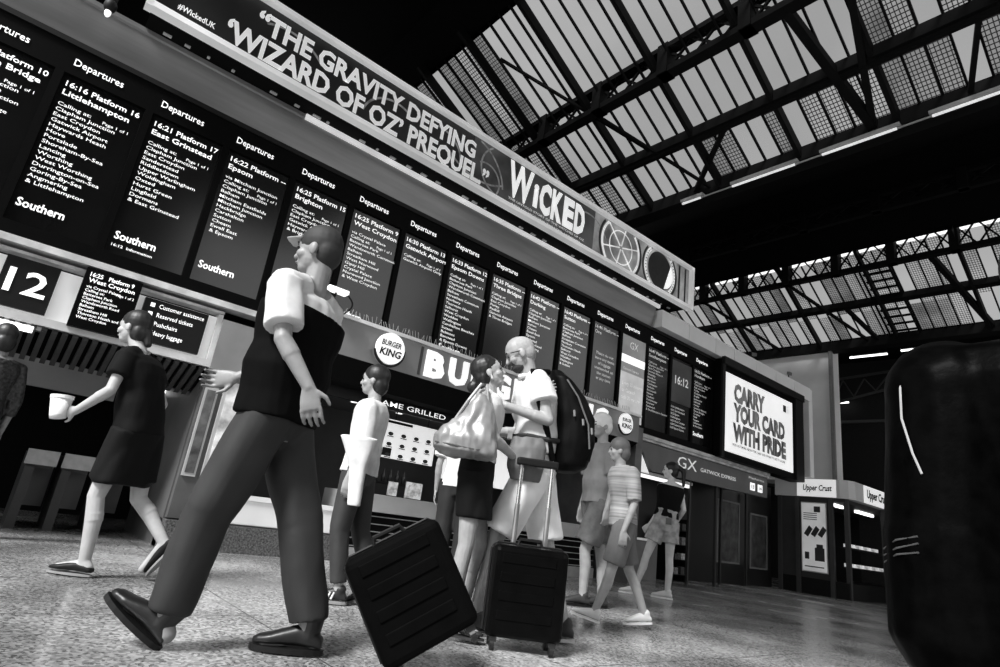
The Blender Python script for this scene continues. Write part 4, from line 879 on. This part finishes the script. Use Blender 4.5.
bag = thing('shoulder_bag', 'large pale crinkled shoulder bag hanging from the woman\'s arm', 'bag', (2.99,-4.67,0), rz=-YAW)
bm_ = mat('bag_silver', .26, .42, metal=.25, var=.3, scale=7, bump=.3)
put(blob([('l', [(V(-.12,-.25,.965), V(.155,0,.0), V(0,.05,0)), (V(-.13,-.26,1.00), V(.185,0,-.01), V(0,.085,0)), (V(-.13,-.26,1.07), V(.185,0,-.01), V(0,.09,0)), (V(-.11,-.25,1.17), V(.135,0,.02), V(0,.07,0)), (V(-.085,-.245,1.27), V(.075,0,.02), V(0,.045,0)), (V(-.075,-.235,1.34), V(.03,0,.0), V(0,.03,0))])], .007, 2, fold=.016, fscale=13), 'sack', bm_, bag)
q = MB(); q.tube([V(-.24,-.25,1.12),V(-.15,-.25,1.30),V(-.09,-.225,1.41),V(-.06,-.19,1.42),V(-.03,-.25,1.28),V(.0,-.27,1.12)], .010, n=8); q.build('handle', bm_, bag, scale=1, local=True)
q = MB(); q.tube([V(-.30,-.30,1.03),V(-.2,-.345,1.02),V(-.06,-.345,1.01),V(.04,-.30,1.03)], .006, n=6); q.build('piping', mat('piping_dark', .08, .5), bag, scale=1, local=True)

# ---- cabin suitcase
def suitcase(lab, xy, rz, m_, wd=.42, hh=.47, dp=.24, handle=True, tilt=0):
    t = thing('suitcase', lab, 'suitcase', (xy[0], xy[1], 0), rz=rz)
    if tilt: t.rotation_euler = (tilt, 0, rz)
    z0 = .065
    b_ = MB().box(-wd/2, wd/2, -dp/2, dp/2, z0, z0+hh); b_.build('shell', m_, t, scale=1, local=True, bevel=.035)
    for i in range(4):
        z = z0+.09+i*.095; MB().box(-wd/2+.05, wd/2-.07, -dp/2-.006, -dp/2+.01, z, z+.05).build('ridge', m_, t, scale=1, local=True, bevel=.005)
    q = MB(); q.tube([V(-wd/2-.004,.0,z0+.02),V(-wd/2-.004,.0,z0+hh-.03),V(-wd/2+.03,0,z0+hh+.004),V(wd/2-.03,0,z0+hh+.004),V(wd/2+.004,0,z0+hh-.03),V(wd/2+.004,0,z0+.02)], .007, n=6); q.build('zip', steel_dark, t, scale=1, local=True)
    for sx in (-1, 1):
        for sy in (-1, 1):
            w_ = MB(); d_ = V(1,0,0); c_ = V(sx*(wd/2-.05), sy*(dp/2-.04), .028)
            disc(w_, c_-V(.012,0,0), .028, .024, n=18, xd=(0,1,0), yd=(0,0,1)); o = w_.build('wheel', mat('wheel_black', .01, .4), t, scale=1, local=True)
            MB().box(c_.x-.02, c_.x+.02, c_.y-.02, c_.y+.02, .045, .075).build('wheel_fork', mat('fork_black', .015, .4), o, scale=1, local=True)
    MB().tube([V(-.07,0,z0+hh-.005),V(-.06,0,z0+hh+.03),V(.06,0,z0+hh+.03),V(.07,0,z0+hh-.005)], .012, n=8).build('carry_handle', black, t, scale=1, local=True)
    if handle:
        for sx in (-1, 1):
            MB().tube([V(sx*.092,.05,z0+hh-.01),V(sx*.092,.05,1.0)], .0125, n=10).build('handle_tube', mat('chrome', .75, .2, metal=.9, var=.05), t, scale=1, local=True)
            MB().tube([V(sx*.092,.05,z0+hh-.01),V(sx*.092,.05,.76)], .0155, n=10).build('handle_sleeve', mat('chrome_dull', .45, .3, metal=.8), t, scale=1, local=True)
        MB().box(-.125,.125,.025,.075,.985,1.03).build('grip', black, t, scale=1, local=True, bevel=.01)
    return t
suitcase('upright black ribbed cabin suitcase with raised chrome handle', (3.20,-5.05), -YAW+.06, mat('case_black', .002, .32, spec=.08, var=.3))
# ---- second, leaning case in front of the couple
bl = suitcase('dark soft suitcase leaning over as it is wheeled past the couple', (2.17,-5.50), -YAW+.2, mat('soft_case', .0015, .8, spec=.05, var=.3), wd=.42, hh=.46, dp=.26, handle=False)
bl.rotation_euler = (0, math.radians(-33), -YAW+.2); bl.location.z = .075

# ---- big man striding at left
J = stand(180, 1.93, P=(-.06,0,.99), C=(-.05,0,1.33), N=(-.03,0,1.62), H=(-.05,0,1.80), look=(-1,.1,0),
     sL=(-.10,-.20,1.55), sR=(.02,.20,1.55), eL=(-.02,-.27,1.27), wL=(.13,-.25,1.08), hL=(.3,.1,-1), eR=(-.18,.26,1.28), wR=(-.38,.22,1.16), hR=(-1,0,-.2),
     qL=(-.07,-.10,.95), nL=(-.20,-.12,.53), aL=(-.26,-.13,.115), fL=(-.80,-.08,.55), qR=(-.05,.10,.95), nR=(.12,.10,.52), aR=(.26,.09,.10), fR=(-.95,-.1,0))
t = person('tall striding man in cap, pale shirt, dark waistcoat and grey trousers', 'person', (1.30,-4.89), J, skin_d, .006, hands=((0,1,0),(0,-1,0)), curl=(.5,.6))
put(blob(torso_wear(J, .014, sleeves=1, sr=(.072,.074), slen=.8), .010, 2, fold=.008), 'shirt', mat('shirt_pale', .60, .7), t)
put(blob([('l', torso_rings(J, .030, -.04, .46, kw=1.12, belly=1.24))], .010, 2, fold=.005), 'waistcoat', mat('waistcoat_black', .003, .8, spec=.05), t)
put(blob(leg_wear(J, 1.93, .022, 1.12, top=.05), .011, 2, fold=.014, fscale=6), 'trousers', mat('trousers_dark', .015, .75, var=.35, scale=3), t)
put(blob(hair_cap(J, .008, .0, .018, .018), .008, 2), 'cap', mat('cap_dark', .015, .7), t)
R_ = frame(J['look']); c = J['H']; f_, l_, u_ = R_.col
put(blob([('l', [(c+f_*.07+u_*.055, l_*.07, u_*.008), (c+f_*.16+u_*.045, l_*.055, u_*.007)])], .005, 2), 'cap_peak', mat('peak_pale', .45, .6), t)
for s in ('L','R'): shoe(t, J, s, mat('boot_black', .006, .4), black, high=.03)

# ---- woman with cup at left
J = stand(180, 1.72, P=(.10,0,.90), C=(.03,0,1.20), N=(-.06,0,1.44), H=(-.15,0,1.59), look=(-1,0,-.05),
     sL=(-.03,-.16,1.37), sR=(-.05,.17,1.38), eL=(-.03,-.22,1.12), wL=(-.20,-.22,.96), hL=(-.9,0,-.15), eR=(.08,.22,1.12), wR=(.02,.22,.9), hR=(-.4,0,-.9),
     qL=(.08,-.09,.86), nL=(.02,-.10,.47), aL=(.07,-.09,.09), fL=(-.97,0,0), qR=(.12,.09,.86), nR=(.18,.09,.48), aR=(.42,.09,.24), fR=(-.5,0,-.75))
t = person('woman in black T-shirt and skirt walking and carrying a pale cup', 'person', (.85,-2.40), J, skin_l, .006, hands=((0,.9,.2),(0,0,-1)), curl=(.85,.5))
put(blob(torso_wear(J, .020, sleeves=1, sr=(.072,.074), slen=.62, belly=1.15), .010, 2, fold=.008), 't_shirt', mat('tee_black', .003, .8, spec=.15), t)
put(blob(leg_wear(J, .75, .018, 1.1, top=.08, skirt=True, hem=.80), .011, 2, fold=.006), 'skirt', mat('skirt_black', .002, .8), t)
put(blob(hair_cap(J, .012, .035, .030, .02, [('c', J['H']+V(.10,0,-.02), J['H']+V(.13,0,-.10), .035,.025)]), .007, 2, fold=.003), 'hair', hm, t)
for s in ('L','R'): shoe(t, J, s, black, mat('sole_grey', .25, .6), flat=True)
cup = thing('paper_cup', 'wide pale paper cup held by the walking woman in black', 'cup', (.85,-2.40,0), rz=-YAW)
MB().tube([V(-.285,-.235,.90),V(-.29,-.235,.92),V(-.30,-.235,1.02)], .055, n=20, taper=[.8,.85,1.1]).build('cup', mat('cup_white', .8, .5, var=.04), cup, scale=1, local=True, smooth=True)
MB().tube([V(-.30,-.235,1.02),V(-.302,-.235,1.04)], .064, n=20).build('lid', white_paint, cup, scale=1, local=True)

# ---- person with striped trainers behind the striding man
J = stand(180, 1.62, P=(-.01,0,.87), C=(0,0,1.14), sL=(.0,-.16,1.28), eL=(.02,-.20,1.0), wL=(-.03,-.21,.80), qL=(-.02,-.08,.84), nL=(-.05,-.08,.46), aL=(.02,-.07,.085), fL=(-1,0,0), qR=(.0,.08,.84), nR=(.06,.08,.46), aR=(.20,.07,.13), fR=(-.9,0,-.4))
t = person('person in pale top and dark leggings wearing striped trainers', 'person', (2.60,-3.40), J, skin, .009)
put(blob(torso_wear(J, .024, bot=-.04, sleeves=1, sr=(.07,.07), slen=1.5), .010, 2, fold=.010), 'top', mat('top_pale', .65, .7, var=.2), t)
put(blob(leg_wear(J, 1.88, .008, 1.0, top=.05), .010, 2, fold=.003), 'leggings', mat('leggings', .03, .7), t)
put(blob(hair_cap(J, .014, .03, .03, .02), .008, 2), 'hair', hm, t)
for s in ('L','R'): shoe(t, J, s, mat('trainer_black', .012, .5), mat('sole_grey', .25, .6), stripes=white_paint)
tb = thing('tote_bag', 'white tapered paper bag carried beside the striped trainers', 'bag', (2.60,-3.40,0), rz=-YAW)
put(blob([('l', [(V(.05,-.27,.62), V(.045,0,0), V(0,.03,0)), (V(.03,-.27,.85), V(.055,0,0), V(0,.035,0)), (V(.0,-.27,1.02), V(.11,0,0), V(0,.05,0)), (V(.0,-.27,1.06), V(.13,0,0), V(0,.055,0))])], .009, 2, fold=.004), 'bag', mat('paper_white', .7, .6), tb)
MB().tube([V(-.07,-.27,1.05),V(-.03,-.22,.82),V(.06,-.27,1.05)], .006, n=6).build('handle', white_paint, tb, scale=1, local=True)

# ---- young woman in denim shorts
J = stand(118, 1.70, P=(.06,0,.92), C=(.10,0,1.20), N=(.12,0,1.41), H=(.10,0,1.575), look=(-.95,.25,.05),
     sL=(-.01,.02,1.36), sR=(.255,.05,1.37), eL=(-.02,-.03,1.07), wL=(-.13,.05,.86), hL=(-.5,.5,-.6), eR=(.29,-.02,1.10), wR=(.24,.13,.93), hR=(-.5,.8,-.2),
     qL=(-.01,.02,.88), nL=(-.15,.05,.47), aL=(-.27,.06,.085), fL=(-.97,.2,0), qR=(.14,-.0,.88), nR=(.14,.02,.48), aR=(.12,-.02,.085), fR=(-.8,.35,0))
t = person('young woman with ponytail in black sleeveless top and denim shorts', 'person', (8.79,-2.27), J, mat('skin_sunlit', .62, .5, var=.1, scale=14), .0085, hands=((.5,.5,0),(-.5,.5,0)), curl=(.7,.7))  # skin lightened for her alone, sunlight put into the colour
put(blob([('l', torso_rings(J, .012, .06, .50))]+[('c', J['N'].lerp(J['sL'],.35)-V(0,0,.02), J['sL'].lerp(J['N'],.45), .045,.04),('c', J['N'].lerp(J['sR'],.35)-V(0,0,.02), J['sR'].lerp(J['N'],.45), .045,.04)], .009, 2, fold=.004), 'sleeveless_top', mat('tee_black', .003, .8), t)
put(blob(leg_wear(J, .52, .020, 1.22, top=.08), .009, 2, fold=.007, fscale=14), 'denim_shorts', mat('denim', .38, .8, var=.35, scale=14), t)
q = MB(); q.bar((.03,-.128,.93),(.10,-.130,.93), .012, .08); q.build('back_pocket', mat('denim_dark', .14, .8), t, scale=1, local=True)
R_ = frame(J['look']); c = J['H']; f_, l_, u_ = R_.col
put(blob(hair_cap(J, .010, .01, .028, .016, [('c', c-f_*.10+u_*.07, c-f_*.17+u_*.02, .030,.036), ('c', c-f_*.17+u_*.02, c-f_*.18-u_*.16, .036,.018)]), .007, 2, fold=.003), 'hair', hm, t)
for s in ('L','R'): shoe(t, J, s, mat('trainer_white', .75, .6, var=.05), white_paint)

# ---- standing person in shorts, pale cap
J = stand(200, 1.84, nL=(-.10,-.04,.50), aL=(-.09,-.06,.09), fL=(-.95,-.1,0), nR=(.07,.05,.50), aR=(.10,.02,.09), fR=(-.9,-.2,0))
t = person('heavy built person in pale cap, dark shorts and dark shoes', 'person', (6.02,-3.26), J, skin, .010)
put(blob(torso_wear(J, .030, sleeves=1, sr=(.085,.092), slen=.8, belly=1.25), .011, 2, fold=.010), 't_shirt', mat('tee_grey', .20, .8, var=.3, scale=4), t)
put(blob(leg_wear(J, .85, .030, 1.35, top=.05), .011, 2, fold=.010), 'shorts', mat('shorts_grey', .10, .8, var=.3), t)
put(blob(hair_cap(J, .014, .0, .015, .02), .008, 2), 'cap', mat('cap_white', .8, .6), t)
for s in ('L','R'): shoe(t, J, s, mat('trainer_dark', .03, .6), black)
# ---- slim walker in front of that person
J = stand(175, 1.45, P=(-.03,0,.78), C=(-.05,0,1.0), N=(-.08,0,1.19), H=(-.10,0,1.33), nL=(-.11,-.07,.42), aL=(-.22,-.08,.10), qL=(-.03,-.08,.75), fL=(-.9,0,.2), qR=(-.02,.08,.75), nR=(.06,.08,.42), aR=(.20,.07,.11), fR=(-.95,0,-.12))
t = person('short person in grey striped top stepping in white trainers', 'person', (5.17,-4.38), J, skin, .009)
put(blob(torso_wear(J, .020, sleeves=1, sr=(.07,.07), slen=.9), .010, 2, fold=.008), 'top', mat('top_grey', .30, .7, var=.5, scale=3, stretch=(.3,.3,14)), t)
put(blob(leg_wear(J, .9, .02, 1.2, top=.05), .010, 2, fold=.006), 'shorts', mat('shorts_dim', .12, .8), t)
put(blob(hair_cap(J, .012, .02, .02, .02), .008, 2), 'hair', mat('hair_mid', .10, .6), t)
for s in ('L','R'): shoe(t, J, s, mat('trainer_white', .75, .6), white_paint)
# ---- customer at the counter
J = stand(80, 1.78)
t = person('customer in white shirt and dark trousers standing at the burger counter', 'person', (4.72,-2.05), J, skin, .010)
put(blob(torso_wear(J, .022, sleeves=1, sr=(.075,.075), slen=.75), .011, 2, fold=.010), 'shirt', mat('shirt_white', .75, .7), t)
put(blob(leg_wear(J, 1.93, .015, 1.15, top=.05), .011, 2, fold=.008), 'trousers', mat('trousers_black', .012, .8), t)
put(blob(hair_cap(J, .010, .01, .02, .02), .008, 2), 'hair', mat('hair_mid', .10, .6), t)
for s in ('L','R'): shoe(t, J, s, black)
# ---- person at the left edge in sparkling dark dress
J = stand(150, 1.66)
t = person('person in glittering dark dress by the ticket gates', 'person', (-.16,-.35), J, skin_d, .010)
put(blob(torso_wear(J, .014, bot=-.04, sleeves=1, sr=(.06,.06), slen=1.4)+leg_wear(J, .9, .014, 1.0, top=.05, skirt=True, hem=.95), .011, 2, fold=.008), 'dress', mat('sequins', .03, .35, var=1.0, scale=45, metal=.3, bump=.8), t)
put(blob(hair_cap(J, .014, .04, .02, .02), .008, 2), 'hair', hm, t)
for s in ('L','R'): shoe(t, J, s, black, flat=True)
# ---- far customers at the kiosk
for i, (xy, H_, shirt_v, lab, f_a) in enumerate([((22.6,-2.3),1.66,.6,'far small customer in white shirt beside the baguette kiosk',120),((21.6,-2.0),1.7,.02,'far small customer in dark clothes at the baguette kiosk counter',100),((15.2,-.9),1.6,.12,'seated-height small figure in grey near the shop posters',60)][:2]):
    J = stand(f_a, H_); t = person(lab, 'person', xy, J, skin_d, .014, face=False)
    put(blob(torso_wear(J, .02, sleeves=1, sr=(.07,.07), slen=.8), .014, 2), 'shirt', mat('far_shirt_%d' % i, shirt_v, .8), t)
    put(blob(leg_wear(J, 1.9, .015, 1.1, top=.05), .014, 2), 'trousers', mat('trousers_black', .012, .8), t); put(blob(hair_cap(J, .01), .012, 1), 'hair', hm, t)
    for s in ('L','R'): shoe(t, J, s, black)

# ---- seated person in black leather coat, close at the right edge
J = stand(70, 1.75, P=(.33,0,.56), C=(.34,-.01,.84), N=(.35,-.02,1.11), H=(.38,.0,1.24), look=(.3,.95,0),
     sL=(.116,-.02,.975), sR=(.60,.04,1.0), eL=(.100,-.02,.70), wL=(.20,.20,.66), hL=(.5,.9,-.1), eR=(.66,.05,.74), wR=(.60,.30,.68), hR=(-.2,.9,-.1),
     qL=(.36,.06,.53), nL=(.68,.26,.50), aL=(.70,.28,.09), fL=(.9,.4,0), qR=(.44,-.06,.53), nR=(.84,.10,.50), aR=(.86,.12,.09), fR=(.9,.3,0))
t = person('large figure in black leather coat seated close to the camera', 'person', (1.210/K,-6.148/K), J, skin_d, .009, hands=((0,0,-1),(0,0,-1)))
lc = mat('coat_leather', .001, .4, spec=.02, var=.5, scale=35, bump=.15)
pr = [('l', torso_rings(J, .035, -.12, .53, kw=1.35))]
for s in ('L','R'):
    pr += [('c', J['N'].lerp(J['s'+s], .45)-V(0,0,.05), J['s'+s], .085, .098), ('c', J['s'+s], J['e'+s], .098, .098), ('c', J['e'+s], J['w'+s], .090, .060), ('c', J['e'+s], J['e'+s]-V(0,0,.12), .10, .10)]
put(blob(pr, .008, 4, fold=.003, fscale=12), 'coat', lc, t)
q = MB(); q.tube([V(.034,-.034,1.005),V(.021,-.037,.967),V(.016,-.042,.911),V(.019,-.059,.848),V(.024,-.070,.814)], .002, n=6); q.build('sleeve_seam', mat('seam_shine', .35, .4), t, scale=1, local=True)
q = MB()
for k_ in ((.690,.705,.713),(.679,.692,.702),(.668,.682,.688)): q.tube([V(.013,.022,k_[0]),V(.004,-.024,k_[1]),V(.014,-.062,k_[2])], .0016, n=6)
q.build('crease_glint', mat('crease_shine', .06, .4), t, scale=1, local=True)  # pale threads stand for glints along the sleeve folds
put(blob(leg_wear(J, 1.9, .015, 1.2, top=.0), .012, 2, fold=.006), 'trousers', mat('trousers_black', .012, .8), t)
put(blob(hair_cap(J, .012, .02, .02, .02), .009, 2), 'hair', hm, t)
for s in ('L','R'): shoe(t, J, s, black)
bn = thing('bench', 'dark low bench under the seated person in black coat', 'bench', (1.210/K,-6.148/K,0), rz=-YAW)
MB().box(.22,.80,-.16,.18,.36,.42).build('seat', steel_dark, bn, scale=1, local=True, bevel=.01)
for x_ in (.28,.75):
    for y_ in (-.12,.14): MB().box(x_-.02,x_+.02,y_-.02,y_+.02,0,.36).build('leg', steel_dark, bn, scale=1, local=True)
bpy.data.scenes.remove(TMPS)
